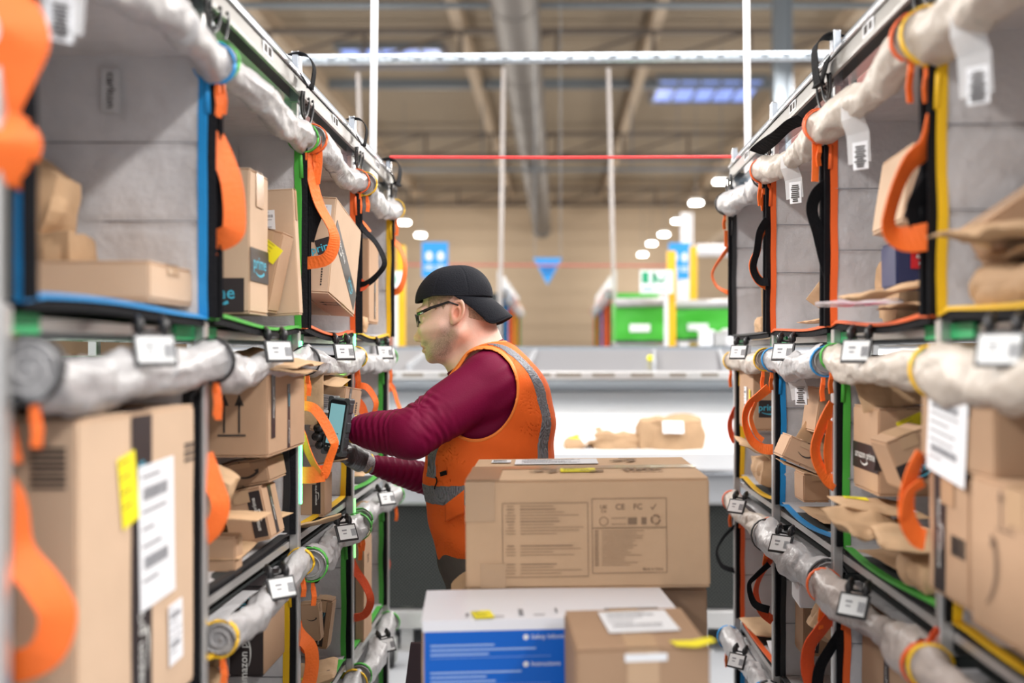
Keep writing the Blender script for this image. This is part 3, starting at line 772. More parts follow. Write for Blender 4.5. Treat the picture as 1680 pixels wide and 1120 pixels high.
bags['LD2'] = tote(-1, LP[2], LP[3], ZD, ZD + .448, .640, 'yellow', 'lowest bag with yellow edging at the bottom of the left rack', seed=43, sag=.01, rollx=.034)
RROWA = [('yellow', 'upper bag with yellow edging, nearest on the right rack', 51, 'roll_cream', .045), ('orange', 'upper bag with orange edging on the right rack, navy box inside', 52, 'roll_cream', .036),
         ('orange', 'upper bag with orange edging on the right rack, nearly empty', 53, 'roll_cream', .032), ('black', 'upper bag with black edging at the far end of the right rack', 54, 'roll', .036)]
for i, (c, lab, sd, ro, rr) in enumerate(RROWA):
    bags['RA%d' % i] = tote(1, RP[i], RP[i + 1], ZA, ZA + .478, .612, c, lab, seed=sd, sag=.0 if i < 1 else .01, roll=ro, rr=rr, shell='shell_dark',
                            tagcard=((.72, .03, 0), (.62, .03, 0), (.5, .02, 0), None)[i])
RROWB = [('yellow', 'second-row bag with yellow edging full of big cartons, nearest right', 61, 'roll_cream', .045), ('green', 'second-row bag with green edging on the right rack', 62, 'roll_cream', .032),
         ('blue', 'second-row bag with blue edging on the right rack', 63, 'roll', .036), ('yellow', 'second-row bag with yellow edging at the far end of the right rack', 64, 'roll_cream', .034)]
for i, (c, lab, sd, ro, rr) in enumerate(RROWB):
    bags['RB%d' % i] = tote(1, RP[i], RP[i + 1], ZB, ZB + .434, .640, c, lab, seed=sd, sag=.012, roll=ro, rr=rr * .88, rollx=.030, shell='shell_dark',
                            tagcard=(None, None, (.5, .0, 0), None)[i])
RROWC = [('yellow', 'third-row bag with brownish rolled flap at the lower right corner', 71, 'roll_grey', .038), ('orange', 'third-row bag with orange edging and brownish rolled flap, right rack', 72, 'roll_grey', .040),
         ('black', 'third-row bag with black edging and shiny grey rolled flap, right rack', 73, 'roll', .048), ('orange', 'third-row bag with orange edging at the far end of the right rack', 74, 'roll_cream', .036)]
for i, (c, lab, sd, ro, rr) in enumerate(RROWC):
    bags['RC%d' % i] = tote(1, RP[i], RP[i + 1], ZCc, ZCc + .434, .640, c, lab, seed=sd, sag=.012, roll=ro, rr=rr * .88, rollx=.034, shell='shell_dark')
bags['RD3'] = tote(1, RP[3], RP[4], ZD, ZD + .448, .640, 'blue', 'lowest bag with blue edging at the far end of the right rack', seed=84, sag=.01, rollx=.034, shell='shell_dark')
bags['RD2'] = tote(1, RP[2], RP[3], ZD, ZD + .448, .640, 'black', 'lowest bag with black edging at the bottom of the right rack', seed=83, sag=.01, rollx=.034, shell='shell_dark')

# handles: flat webbing sewn to the bag sides, looping out into the aisle
def handle(bag, pts, Y, w=.036, mm='orange_web', tw=(40, 70), dy=None, name='handle'):
    n = len(pts); P3 = []
    for i, p in enumerate(pts):
        y = Y + (dy[i] if dy else 0); P3.append(P(p[0], p[1], y))
    P3 = smooth_pts(P3, 6); N = len(P3); wd = []
    for i in range(N):
        a = P3[max(i - 1, 0)]; b = P3[min(i + 1, N - 1)]; t = (b - a).normalized()
        e1 = (Vector((0, 1, 0)) - t * t.y).normalized(); e2 = t.cross(e1).normalized()
        q = i / (N - 1); an = R(tw[0] + (tw[1] - tw[0]) * q) if len(tw) == 2 else R(np.interp(q, np.linspace(0, 1, len(tw)), tw))
        wd.append(e1 * math.cos(an) + e2 * math.sin(an))
    m = MB(); m.ribbon(P3, wd, w, .0022)
    return m.build(name, M[mm], bags[bag])
# left rack (points follow the loops: from the upper stitching, out, and back to the lower stitching)
handle('LA0', [(-20, -60), (25, 10), (42, 60), (22, 110), (-8, 180), (20, 215), (30, 240), (2, 300)], 1.12, .05, tw=(40, 60, 30))
handle('LB0', [(-10, 560), (5, 640), (14, 700), (26, 760)], 1.15, .014, tw=(60, 60))
handle('LB0', [(-40, 760), (10, 820), (25, 900), (70, 960), (95, 1010), (75, 1070), (20, 1095), (-20, 1085)], 1.15, .040, tw=(70, 40, 70, 80))
handle('LA0', [(343, 212), (362, 250), (380, 300), (385, 360), (378, 385), (345, 400), (338, 412)], 1.765, .040, tw=(60, 50, 60, 75))
handle('LA0', [(337, 365), (352, 372), (372, 380)], 1.77, .036, tw=(70, 70), dy=[.0, .01, .0])
handle('LA1', [(503, 232), (508, 270), (522, 330), (545, 375), (548, 400), (535, 425), (500, 432)], 2.40, .030, tw=(60, 40, 30, 60, 85), mm='orange_web')
handle('LA1', [(500, 318), (512, 325), (520, 345), (512, 370), (505, 395)], 2.41, .030, tw=(70, 60), mm='black_fabric')
handle('LA1', [(510, 225), (512, 262), (508, 300)], 2.405, .050, tw=(88, 88), mm='orange_web', name='side_patch')
handle('LA2', [(588, 365), (600, 380), (618, 400), (631, 430), (620, 450), (600, 466), (582, 466)], 3.035, .022, tw=(50, 30, 30, 70), mm='black_fabric')
handle('LA2', [(585, 460), (592, 470), (600, 462)], 3.04, .03, tw=(80, 80), mm='red_web')
handle('LA2', [(586, 362), (596, 372), (604, 382)], 3.045, .03, tw=(60, 40), mm='orange_web')
handle('LA3', [(643, 395), (655, 405), (664, 430), (663, 455), (655, 475), (641, 480)], 3.67, .026, tw=(60, 20, 30, 80))
handle('LA3', [(641, 365), (644, 385), (645, 398)], 3.67, .018, tw=(70, 60))
handle('LB0', [(335, 745), (350, 790), (362, 830), (350, 865), (330, 885)], 1.765, .032, tw=(50, 60, 70))
handle('LB1', [(497, 665), (515, 670), (532, 692), (547, 722), (549, 730), (540, 755), (531, 780), (520, 770), (505, 740), (496, 712), (492, 700)], 2.40, .024, tw=(75, 70, 60, 30, 40, 60, 50, 60, 40))
handle('LB1', [(488, 779), (510, 779), (532, 776)], 2.40, .040, tw=(86, 84), name='handle_patch')
handle('LB2', [(586, 632), (600, 634), (610, 645), (617, 662), (612, 682), (606, 700)], 3.035, .020, tw=(75, 60, 30, 40))
handle('LB2', [(584, 655), (594, 668), (600, 690)], 3.04, .026, tw=(70, 60))
handle('LB3', [(636, 624), (646, 640), (652, 660), (660, 680)], 3.67, .016, tw=(70, 40, 50))
handle('LB3', [(635, 628), (640, 634), (644, 640)], 3.67, .03, tw=(80, 80), name='handle_patch')
handle('LC1', [(474, 1010), (490, 1040), (508, 1060), (512, 1085), (508, 1115), (500, 1135)], 2.40, .034, tw=(60, 50, 60, 80))
handle('LC1', [(486, 1020), (492, 1048), (505, 1066)], 2.42, .026, tw=(60, 60))
handle('LC2', [(573, 912), (583, 935), (600, 960), (608, 985), (598, 1008), (573, 1014)], 3.035, .026, mm='red_web', tw=(70, 55, 40, 60, 85))
handle('LC3', [(632, 912), (636, 925), (632, 942)], 3.67, .022, mm='red_web', tw=(75, 75))
# right rack
handle('RA0', [(1536, 195), (1520, 240), (1490, 270), (1468, 320), (1458, 370), (1480, 392), (1535, 386)], 1.607, .046, tw=(60, 45, 40, 40, 60, 85))
handle('RA0', [(1530, 290), (1515, 310), (1498, 340), (1505, 375), (1520, 395)], 1.62, .030, tw=(60, 60), mm='black_fabric')
handle('RA1', [(1362, 300), (1340, 318), (1332, 345), (1342, 380), (1352, 420), (1362, 455)], 2.228, .034, tw=(60, 60, 70), mm='black_fabric')
handle('RA1', [(1338, 222), (1338, 260), (1337, 298)], 2.228, .016, mm='orange_web', tw=(80, 80))
handle('RA2', [(1262, 365), (1248, 385), (1243, 410), (1235, 435), (1244, 458), (1262, 470)], 2.85, .030, tw=(50, 40, 60, 75), mm='orange_web')
handle('RA2', [(1259, 360), (1247, 380), (1242, 410), (1236, 440), (1246, 460), (1260, 462)], 2.83, .026, tw=(60, 50, 70), mm='black_fabric')
handle('RA3', [(1197, 405), (1185, 420), (1169, 447), (1175, 468), (1190, 478), (1197, 480)], 3.475, .018, tw=(60, 30, 40, 80))
handle('RA3', [(1191, 378), (1191, 405)], 3.475, .012, tw=(80, 80))
handle('RB0', [(1512, 742), (1497, 775), (1487, 820), (1490, 855), (1505, 880), (1518, 885)], 1.607, .034, tw=(50, 60, 70, 80))
handle('RB0', [(1515, 790), (1490, 810), (1482, 850)], 1.60, .018, tw=(60, 60))
handle('RB1', [(1368, 662), (1352, 690), (1338, 730), (1342, 760), (1358, 785), (1372, 795)], 2.228, .034, tw=(60, 50, 50, 80))
handle('RB1', [(1365, 690), (1360, 720), (1358, 745), (1362, 775)], 2.235, .024, tw=(60, 60))
handle('RB2', [(1262, 636), (1245, 650), (1228, 665), (1222, 690), (1232, 720), (1250, 735), (1268, 737)], 2.85, .030, tw=(70, 50, 40, 60, 85))
handle('RB2', [(1240, 660), (1232, 685), (1240, 710), (1252, 722)], 2.85, .016, tw=(40, 60))
handle('RB3', [(1207, 668), (1198, 690), (1199, 710), (1206, 725)], 3.475, .026, mm='red_web', tw=(40, 60))
handle('RC2', [(1268, 912), (1250, 940), (1240, 970), (1248, 1000), (1268, 1018)], 2.85, .026, mm='red_web', tw=(60, 40, 50, 80))
handle('RC2', [(1262, 925), (1240, 945), (1229, 960), (1238, 990), (1262, 1000)], 2.83, .022, mm='black_fabric', tw=(60, 40, 70))
handle('RC1', [(1368, 1005), (1345, 1035), (1328, 1060), (1325, 1095), (1335, 1130)], 2.228, .042, mm='red_web', tw=(60, 55, 60))
handle('RC1', [(1385, 1030), (1365, 1060), (1345, 1095), (1340, 1135)], 2.22, .034, mm='black_fabric', tw=(60, 60))
handle('RC3', [(1207, 862), (1188, 880), (1176, 905), (1185, 928), (1206, 936)], 3.475, .018, mm='black_fabric', tw=(50, 30, 60))
handle('RC0', [(1540, 1030), (1528, 1050), (1526, 1085), (1535, 1110)], 1.607, .016, mm='red_web', tw=(60, 60))

# black double clips with their label displays, hung below the shelves
def clip(s, y, z, tilt, lab, x=.594, roll=0, white=False):
    t = thing('label_clip', lab, 'label clip', (s * x, y, z), (0, 0, 0), group='black label clips on the shelf beams')
    t.rotation_euler = Euler((tilt, 0, -s * R(42)))
    m = MB()
    for dy in (-.018, .018):
        m.tube([(dy, .012, .014), (dy, .003, .02), (dy, -.006, .010), (dy, -.004, -.004), (dy, .006, -.008)], .0055, 8)
        m.tube([(dy - .006, 0, .004), (dy + .006, 0, .004)], .008, 10)
    m.tube([(-.018, .004, 0), (.018, .004, 0)], .003, 6)
    m.build('clip', M['black_plastic'], t, world=False, smooth=True)
    m = MB(); m.box((0, -.004, -.032), (.062, .006, .048)); m.build('frame', M['black_plastic'], t, world=False, bevel=.002)
    m = MB(); m.box((0, -.0078, -.032), (.052, .0015, .038), None, 0)
    for q in range(8): m.box((.012 + q * .0018, -.009, -.034), (.0009, .0006, .02), None, 1)
    m.box((-.008, -.009, -.026), (.014, .0006, .004), None, 1); m.box((-.008, -.009, -.035), (.010, .0006, .003), None, 1)
    m.build('display', [M['eink'], M['grey_ink']], t, world=False)
    return t
for s, posts, items in ((-1, LP, (('A', 1, 'label clip above the rolled flap of the huge carton, nearest left'), ('A', 2, 'label clip above the carton with two arrows'), ('A', 3, 'label clip above the yellow-edged flap left of the scanner'), ('A', 4, 'label clip at the far end of the left middle shelf'),
                        ('B', 2, 'label clip hanging tilted over the yellow flap, lower left'), ('B', 3, 'label clip below the scanner bag, left rack'), ('B', 4, 'label clip under the far glove, left rack'), ('C', 4, 'label clip low at the far left rack end'))),
                       (1, RP, (('A', 1, 'label clip over the cream rolled flap, nearest right'), ('A', 2, 'label clip over the green-edged flap, right rack'), ('A', 3, 'label clip over the blue-edged flap, right rack'), ('A', 4, 'label clip over the yellow-edged flap at the far right end'),
                        ('B', 1, 'label clip at the lower right corner'), ('B', 2, 'label clip over the brownish rolled flap, right rack'), ('B', 3, 'label clip over the shiny grey rolled flap, right rack'), ('B', 4, 'label clip over the orange flap at the far right end'),
                        ('C', 4, 'lowest label clip at the far right rack end')))):
    for row, b, lab in items:
        y = (posts[b - 1] + posts[b]) / 2
        z = {'A': ZA, 'B': ZB, 'C': ZCc}[row] - .028
        clip(s, y, z, R(-18) if row == 'A' else R(-28), lab, x=.582 if row != 'A' else .586)

# mailing rods with white end caps under the lower shelves
def rod(a, b, lab):
    m = MB(); m.tube([a, b], .004, 6)
    tag(m.build('hanging_rod', M['alu_bright']), lab, 'rod')

# ---------------------------------------------------------------- further aisle of bags, beyond the sorting table
def far_rack(s, x0, ys, side):
    t = thing('shelving_rack', 'rack of the next aisle, far behind on the %s' % side, 'rack', (s * (x0 + .3), ys[0], 0))
    for y in ys:
        m = MB(); m.bb(s * x0, s * (x0 + .04), y - .02, y + .02, 0, CZ + .75); m.bb(s * (x0 + .55), s * (x0 + .59), y - .02, y + .02, 0, CZ + .75); m.build('post', M['alu'], t)
    m = MB(); m.bb(s * x0, s * (x0 + .03), ys[0], ys[-1], CZ + .02, CZ + .05); m.bb(s * (x0 + .55), s * (x0 + .58), ys[0], ys[-1], CZ + .02, CZ + .05)
    for i in range(len(ys) - 1):
        for q in (.25, .75): m.bb(s * x0, s * (x0 + .58), ys[i] + (ys[i + 1] - ys[i]) * q - .01, ys[i] + (ys[i + 1] - ys[i]) * q + .01, CZ + .02, CZ + .05)
    m.build('shelf_beam', M['alu'], t)
ysr = [9.05 + .64 * i for i in range(7)]
far_rack(1, .50, ysr, 'right'); far_rack(-1, .50, ysr, 'left')
ordw = ['nearest', 'second', 'third', 'fourth', 'fifth', 'sixth']
for i in range(6):
    tote(1, ysr[i], ysr[i + 1], CZ + .062, CZ + .56, .49, ['orange', 'orange', 'blue', 'orange', 'green', 'orange'][i], 'far blurred bag beyond the table on the right, %s of its row' % ordw[i], seed=90 + i, detail=False, shell='shell_dark' if i else 'shell_green', group='far bags on the right of the next aisle', rr=.05)
    tote(-1, ysr[i], ysr[i + 1], CZ + .062, CZ + .56, .49, ['blue', 'orange', 'orange', 'yellow', 'orange', 'green'][i], 'far blurred bag beyond the table behind the cap, %s of its row' % ordw[i], seed=100 + i, detail=False, shell='shell_dark', group='far bags on the left of the next aisle', rr=.05)
# bags seen from the side: green outer fabric
def side_bag(px0, px1, py0, py1, Y, lab, dep=.5):
    a = P(px0, py1, Y); b = P(px1, py0, Y)
    t = thing('storage_bag', lab, 'bag', ((a.x + b.x) / 2, Y + dep / 2, a.z))
    m = MB()
    m.grid(lambda u, v: (a.x + (b.x - a.x) * u, Y + .02 * nz(u * 3, v * 3, px0) - .02, a.z + (b.z - a.z) * v), 14, 10)
    m.bb(a.x, b.x, Y + .02, Y + dep, a.z, b.z); m.build('outer_skin', M['shell_green'], t, smooth=False)
    m = MB(); m.bb(a.x + (b.x - a.x) * .25, a.x + (b.x - a.x) * .62, Y - .04, Y - .036, a.z + (b.z - a.z) * .25, a.z + (b.z - a.z) * .45); m.build('sewn_tag', M['paper'], t)
    m = MB(); m.tube([(a.x, Y - .02, a.z), (b.x, Y - .02, a.z)], .012, 6); m.build('piping', M['c_black'], t, smooth=True)
    m = MB(); m.tube([(a.x, Y - .03, b.z), (b.x, Y - .03, b.z + .01)], .04, 8); m.build('rolled_flap', M['roll'], t, smooth=True)
    return a, b
def stand(px0, px1, Y, py, lab, dep=.5, ya=None):
    a = P(px0, py, Y); b = P(px1, py, Y)
    t = thing('shelf_stand', lab, 'shelf', ((a.x + b.x) / 2, Y + dep / 2, 0))
    m = MB(); m.bb(a.x, b.x, Y, Y + dep, a.z - .03, a.z); m.build('shelf_board', M['alu'], t)
    for x in (a.x + .02, b.x - .02):
        for y in (Y + .02, Y + dep - .02): m = MB(); m.bb(x - .015, x + .015, y - .015, y + .015, 0, a.z - .03); m.build('leg', M['alu'], t)
side_bag(1104, 1196, 500, 556, 8.9 + .0, 'bright green bag side between the far yellow posts and the right rack', .12)
stand(1100, 1200, 8.9, 556, 'low aluminium stand under the bright green bag beside the right rack', .12)
side_bag(1010, 1100, 497, 560, 8.4, 'bright green bag side with pale tag, left of the yellow posts', .5)
stand(1008, 1102, 8.4, 560, 'low aluminium stand under the green bag left of the yellow posts', .5)
for k, (px, w, py0) in enumerate(((1150, 20, 545), (1172, 22, 548), (1190, 16, 543))):
    Y = 7.4; a = P(px, 568, Y); b = P(px + w, py0, Y)
    m_ = MB(); m_.bb(a.x, b.x, Y, Y + .14, a.z, b.z); m_.bb(a.x - .01, b.x + .01, Y - .01, Y + .15, b.z, b.z + .02)
    tag(m_.build('plastic_bin', [M['paper'], M['alu'], M['post_white']][k], bevel=.01), 'pale blurred bin by the far right green bag, %s of three' % ['left', 'middle', 'right'][k], 'bin', 'pale bins beyond the table')
stand(1146, 1210, 7.4, 568, 'stand carrying the three pale bins behind the table', .16)
# ---------------------------------------------------------------- cartons, mailers, paper bags
TEXTROT = {'front': lambda: Matrix.Rotation(R(90), 4, 'X'), 'right': lambda: Matrix.Rotation(R(90), 4, 'Z') @ Matrix.Rotation(R(90), 4, 'X'),
           'left': lambda: Matrix.Rotation(R(-90), 4, 'Z') @ Matrix.Rotation(R(90), 4, 'X'), 'top': lambda: Matrix.Identity(4), 'bottom': lambda: Matrix.Rotation(R(180), 4, 'X'), 'back': lambda: Matrix.Rotation(R(180), 4, 'Z') @ Matrix.Rotation(R(90), 4, 'X')}
def face_M(dims, face, u, v, rot=0, off=.0008):
    """matrix whose XY plane lies on the face of a box with these dims; u, v from -.5 to .5"""
    w, d, h = dims
    if face in ('front', 'back'): fw, fh, nrm = w, h, d / 2
    elif face in ('left', 'right'): fw, fh, nrm = d, h, w / 2
    else: fw, fh, nrm = w, d, h / 2
    if face in ('top', 'bottom'): off += .0036
    return TEXTROT[face]() @ Matrix.Translation((u * fw, v * fh, nrm + off)) @ Matrix.Rotation(R(rot), 4, 'Z')
def plate(m, MT, w, h, mi=0, th=.0006, x=0, y=0):
    vs = [MT @ Vector((x + i * w / 2, y + j * h / 2, k)) for k in (-th / 2, th / 2) for i, j in ((-1, -1), (1, -1), (1, 1), (-1, 1))]
    m.add(vs, [(3, 2, 1, 0), (4, 5, 6, 7), (0, 1, 5, 4), (1, 2, 6, 5), (2, 3, 7, 6), (3, 0, 4, 7)], mi)
def d_tape(dims, face, u, v, L, w=.05, rot=0, txt=True, flip=False):
    """black parcel tape with its print"""
    def f(root):
        m = MB(); MT = face_M(dims, face, u, v, rot); plate(m, MT, L, w, 0)
        if txt:
            seg = w * 3.6; n = max(1, int(round(L / seg))); 
            for k in range(n):
                x = (k - (n - 1) / 2) * L / n; T = MT @ Matrix.Translation((x, w * .06, .0008)) @ Matrix.Rotation(PI if flip else 0, 4, 'Z')
                if n == 1 and L < seg * .8:
                    m.text('prime', T, w * .55, 2, .01)
                    arc(m, T, w * .9, w, 2)
                elif k % 2 == 0:
                    m.text('amazon prime', T, w * .42, 1, .01); arc(m, T @ Matrix.Translation((-w * .1, 0, 0)), w * .9, w, 1)
                else:
                    m.text('prime', T, w * .55, 2, .01); arc(m, T, w * .9, w, 2)
        m.build('tape', [M['tape'], M['tapetext'], M['tapeblue']], root, world=False)
    return f
def arc(m, T, L, w, mi, k=.22):
    pts = [T @ Vector(((q / 10 - .5) * L, -w * .26 - w * k * .5 * (1 - (q / 5 - 1) ** 2), 0)) for q in range(11)]
    nrm = (T.to_3x3() @ Vector((0, 0, 1))).normalized()
    vs = []; fs = []
    for q, p in enumerate(pts):
        a = pts[max(q - 1, 0)]; b = pts[min(q + 1, 10)]; t = (b - a).normalized(); s_ = t.cross(nrm)
        ww = w * .035 * (.4 + q / 10); vs += [p + s_ * ww, p - s_ * ww]
    for q in range(10): fs.append((2 * q, 2 * q + 1, 2 * q + 3, 2 * q + 2))
    m.add(vs, fs, mi)
def d_label(dims, face, u, v, w, h, rot=0, name='shipping_label', col='paper', lines=7, seed=0, code=True):
    def f(root):
        rnd = random.Random(seed + int(w * 1e4)); m = MB(); MT = face_M(dims, face, u, v, rot, .0026); plate(m, MT, w, h, 0)
        T = MT @ Matrix.Translation((0, 0, .0006))
        for k in range(lines):
            y = h * (.42 - .84 * k / max(1, lines)); L = w * rnd.uniform(.3, .8)
            if code and k in (1, lines - 2):
                x = -w * .38
                while x < w * .3:
                    b = rnd.choice((.0008, .0016, .0024)); plate(m, T, b, h * .09, 1, .0003, x, y); x += b + .0014
            else: plate(m, T, L, h * .022, 1, .0003, -w * .42 + L / 2, y)
        m.build(name, [M[col], M['grey_ink'] if col == 'paper' else M['ink']], root, world=False)
    return f
def d_sticker(dims, face, u, v, w, h, rot=0): return d_label(dims, face, u, v, w, h, rot, 'yellow_sticker', 'yellow_sticker', 4, 3, False)
def d_arrows(dims, face, u, v, w, h, ink='ink', rot=0):
    def f(root):
        m = MB(); MT = face_M(dims, face, u, v, rot, .001)
        for sx in (-.27, .27):
            plate(m, MT, w * .07, h * .72, 0, .0004, sx * w, -h * .06)
            m.add([MT @ Vector((sx * w - w * .17, h * .22, .0002)), MT @ Vector((sx * w + w * .17, h * .22, .0002)), MT @ Vector((sx * w, h * .5, .0002))], [(0, 1, 2)])
        plate(m, MT, w, h * .045, 0, .0004, 0, -h * .48)
        m.build('printed_arrows', M[ink], root, world=False)
    return f
def d_smile(dims, face, u, v, L, rot=0, ink='ink'):
    def f(root):
        m = MB(); MT = face_M(dims, face, u, v, rot, .001)
        n = 12; vs = []; fs = []
        for q in range(n + 1):
            x = (q / n - .5) * L; y = -.18 * L * (1 - (2 * q / n - 1) ** 2); ww = L * (.02 + .05 * q / n)
            vs += [MT @ Vector((x, y + ww, .0002)), MT @ Vector((x, y - ww, .0002))]
        for q in range(n): fs.append((2 * q, 2 * q + 1, 2 * q + 3, 2 * q + 2))
        m.add(vs, fs)
        m.add([MT @ Vector((L * .36, .10 * L, .0002)), MT @ Vector((L * .58, .14 * L, .0002)), MT @ Vector((L * .54, -.08 * L, .0002))], [(0, 2, 1)])
        m.build('printed_smile', M[ink], root, world=False)
    return f
def d_bars(dims, face, u, v, w, h, rot=0, ink='ink'):
    def f(root):
        m = MB(); MT = face_M(dims, face, u, v, rot, .001); rnd = random.Random(5); y = -h / 2
        while y < h / 2: b = rnd.choice((.0015, .003, .0045)); plate(m, MT, w, b, 0, .0004, 0, y); y += b + .0028
        m.build('printed_barcode', M[ink], root, world=False)
    return f

def carton(lab, c, dims, rot=(0, 0, 0), mm='card', deco=(), name='carton', cat='cardboard box', group=None, open_=0, flaps='top', tapec=True):
    """closed carton: dented walls, four lid flaps with their gap, centre tape; decorations are children"""
    w, d, h = dims; rnd = random.Random(int(abs(c[0] * 911 + c[1] * 577 + c[2] * 313) * 100))
    bm = bmesh.new(); bmesh.ops.create_cube(bm, size=1)
    bmesh.ops.scale(bm, vec=dims, verts=bm.verts)
    bmesh.ops.bevel(bm, geom=list(bm.edges), offset=min(.003, min(dims) * .06), segments=2, affect='EDGES')
    bmesh.ops.subdivide_edges(bm, edges=[e for e in bm.edges if e.calc_length() > min(dims) * .5], cuts=5, use_grid_fill=True)
    sd = rnd.uniform(0, 50); amp = min(.0025, min(dims) * .03)
    for v in bm.verts:
        n_ = Vector((noise.noise(v.co * 9 + Vector((sd, 0, 0))), noise.noise(v.co * 9 + Vector((0, sd, 0))), noise.noise(v.co * 9 + Vector((0, 0, sd)))))
        v.co += n_ * amp * .6 * (1 - 0) * Vector((1, 1, 1)).length / 1.7
    me = bpy.data.meshes.new(name); bm.to_mesh(me); bm.free()
    for p in me.polygons: p.use_smooth = True
    o = bpy.data.objects.new(name, me); COL.objects.link(o); me.materials.append(M[mm])
    try: me.set_sharp_from_angle(angle=R(35))
    except Exception: pass
    o.location = c; o.rotation_euler = rot; ORG[o.name] = Vector((0, 0, 0))
    tag(o, lab, cat, group)
    e = .0016                                       # lid flaps
    for zs in (1, -1):
        z = zs * (h / 2 + e)
        if w > d: halves = [((0, q * d / 4), (w - .002, d / 2 - .003)) for q in (-1, 1)]
        else: halves = [((q * w / 4, 0), (w / 2 - .003, d - .002)) for q in (-1, 1)]
        for (cx, cy), (a, b) in halves: m = MB(); m.box((cx, cy, z), (a, b, .003)); m.build('lid_flap', M[mm], o, world=False, bevel=.001)
    if tapec:
        m = MB()
        tw = min(.05, min(w, d) * .4)
        if w > d: m.box((0, 0, h / 2 + .0036), (w + .002, tw, .0006)); m.box((-w / 2 - .0014, 0, h / 2 - h * .12), (.0008, tw, h * .24)); m.box((w / 2 + .0014, 0, h / 2 - h * .12), (.0008, tw, h * .24))
        else: m.box((0, 0, h / 2 + .0036), (tw, d + .002, .0006)); m.box((0, -d / 2 - .0014, h / 2 - h * .12), (tw, .0008, h * .24)); m.box((0, d / 2 + .0014, h / 2 - h * .12), (tw, .0008, h * .24))
        m.build('sealing_tape', M['packtape'], o, world=False)
    for fn in deco: fn(o)
    return o
def side_carton(lab, s, xa, xb, yt, yb, X, w, mm='card', deco=lambda d: (), rot=(0, 0, 0), **k):
    """carton whose aisle face stands at x = s*X and is seen from pixel column xa (near) to xb (far)"""
    Ya = s * X * F / (xa - 914); Yb = s * X * F / (xb - 914)
    if Yb < Ya: Ya, Yb = Yb, Ya
    zt = CZ + (580 - yt) / F * Ya; zb = CZ + (580 - yb) / F * Ya
    dims = (w, Yb - Ya, zt - zb)
    return carton(lab, (s * (X + w / 2), (Ya + Yb) / 2, (zt + zb) / 2), dims, rot, mm, deco(dims), **k)

def mailer(lab, c, w, h, rot, t=.018, bend=0, crumple=.01, mm='kraft', seed=0, deco=(), name='paper_mailer', cat='paper mailer', fold=None, group=None):
    """flat padded paper envelope in its local XY plane: sealed rim, pillow, bend, dents; t = thickness"""
    nu, nv = 26, 20
    def mid(x, y):
        z = bend * ((2 * x / w) ** 2 - .4) + crumple * noise.noise(Vector((x * 9, y * 9, seed * 2.3))) + crumple * .9 * abs(noise.noise(Vector((x * 17 + seed, y * 15, 3)))) 
        z += crumple * 1.2 * abs(noise.noise(Vector((x * 5 + y * 7, seed * 1.7, 1.0))))
        return z
    def pil(x, y):
        a = max(0, 1 - (2 * abs(x) / w) ** 6) * max(0, 1 - (2 * abs(y) / h) ** 6)
        a = a ** .6 * (.7 + .5 * noise.noise(Vector((x * 8, y * 8, seed + 5)))) if a > 0 else 0
        return .0007 + t / 2 * a
    m = MB()
    m.grid(lambda u, v: ((u - .5) * w, (v - .5) * h, mid((u - .5) * w, (v - .5) * h) + pil((u - .5) * w, (v - .5) * h)), nu, nv, 0)
    m.grid(lambda u, v: ((u - .5) * w, (v - .5) * h, mid((u - .5) * w, (v - .5) * h) - pil((u - .5) * w, (v - .5) * h)), nu, nv, 0, True)
    rim = [(-w / 2 + w * i / nu, -h / 2) for i in range(nu + 1)] + [(w / 2, -h / 2 + h * j / nv) for j in range(1, nv + 1)] + [(w / 2 - w * i / nu, h / 2) for i in range(1, nu + 1)] + [(-w / 2, h / 2 - h * j / nv) for j in range(1, nv)]
    vs = [(x, y, mid(x, y) + sg * .0007) for sg in (1, -1) for x, y in rim]; n = len(rim)
    m.add(vs, [(i, (i + 1) % n, n + (i + 1) % n, n + i) for i in range(n)][::1])
    o = m.build(name, M[mm], None, world=False, smooth=True)
    try: o.data.set_sharp_from_angle(angle=R(18))
    except Exception: pass
    o.location = c; o.rotation_euler = rot; tag(o, lab, cat, group)
    def surf(x, y, k=.0012): return Vector((x, y, mid(x, y) + pil(x, y) + k))
    for kind, u, v, a, b, ro in deco:
        m = MB(); cx, cy = u * w, v * h; ca, sa = math.cos(R(ro)), math.sin(R(ro))
        def pt(x, y, k=.0012): return surf(cx + x * ca - y * sa, cy + x * sa + y * ca, k)
        if kind == 'smile':
            vs = []; fs = []
            for q in range(13):
                x = (q / 12 - .5) * a; y = -.18 * a * (1 - (q / 6 - 1) ** 2); ww = a * (.02 + .05 * q / 12)
                vs += [pt(x, y + ww), pt(x, y - ww)]
            for q in range(12): fs.append((2 * q, 2 * q + 1, 2 * q + 3, 2 * q + 2))
            m.add(vs, fs); m.add([pt(a * .36, .1 * a), pt(a * .58, .14 * a), pt(a * .54, -.08 * a)], [(0, 2, 1)])
            m.build('printed_smile', M['ink'], o, world=False)
        else:
            m.grid(lambda p, q: pt((p - .5) * a, (q - .5) * b), 8, 8, 0)
            rnd = random.Random(seed)
            for k in range(5):
                y = b * (.36 - .17 * k); L = a * rnd.uniform(.4, .8); m.grid(lambda p, q: pt(-a * .42 + L * p, y + (q - .5) * b * .04, .0018), 6, 1, 1)
            m.build('yellow_sticker' if kind == 'yellow' else 'shipping_label', [M['yellow_sticker'] if kind == 'yellow' else M['paper'], M['ink'] if kind == 'yellow' else M['grey_ink']], o, world=False)
    return o

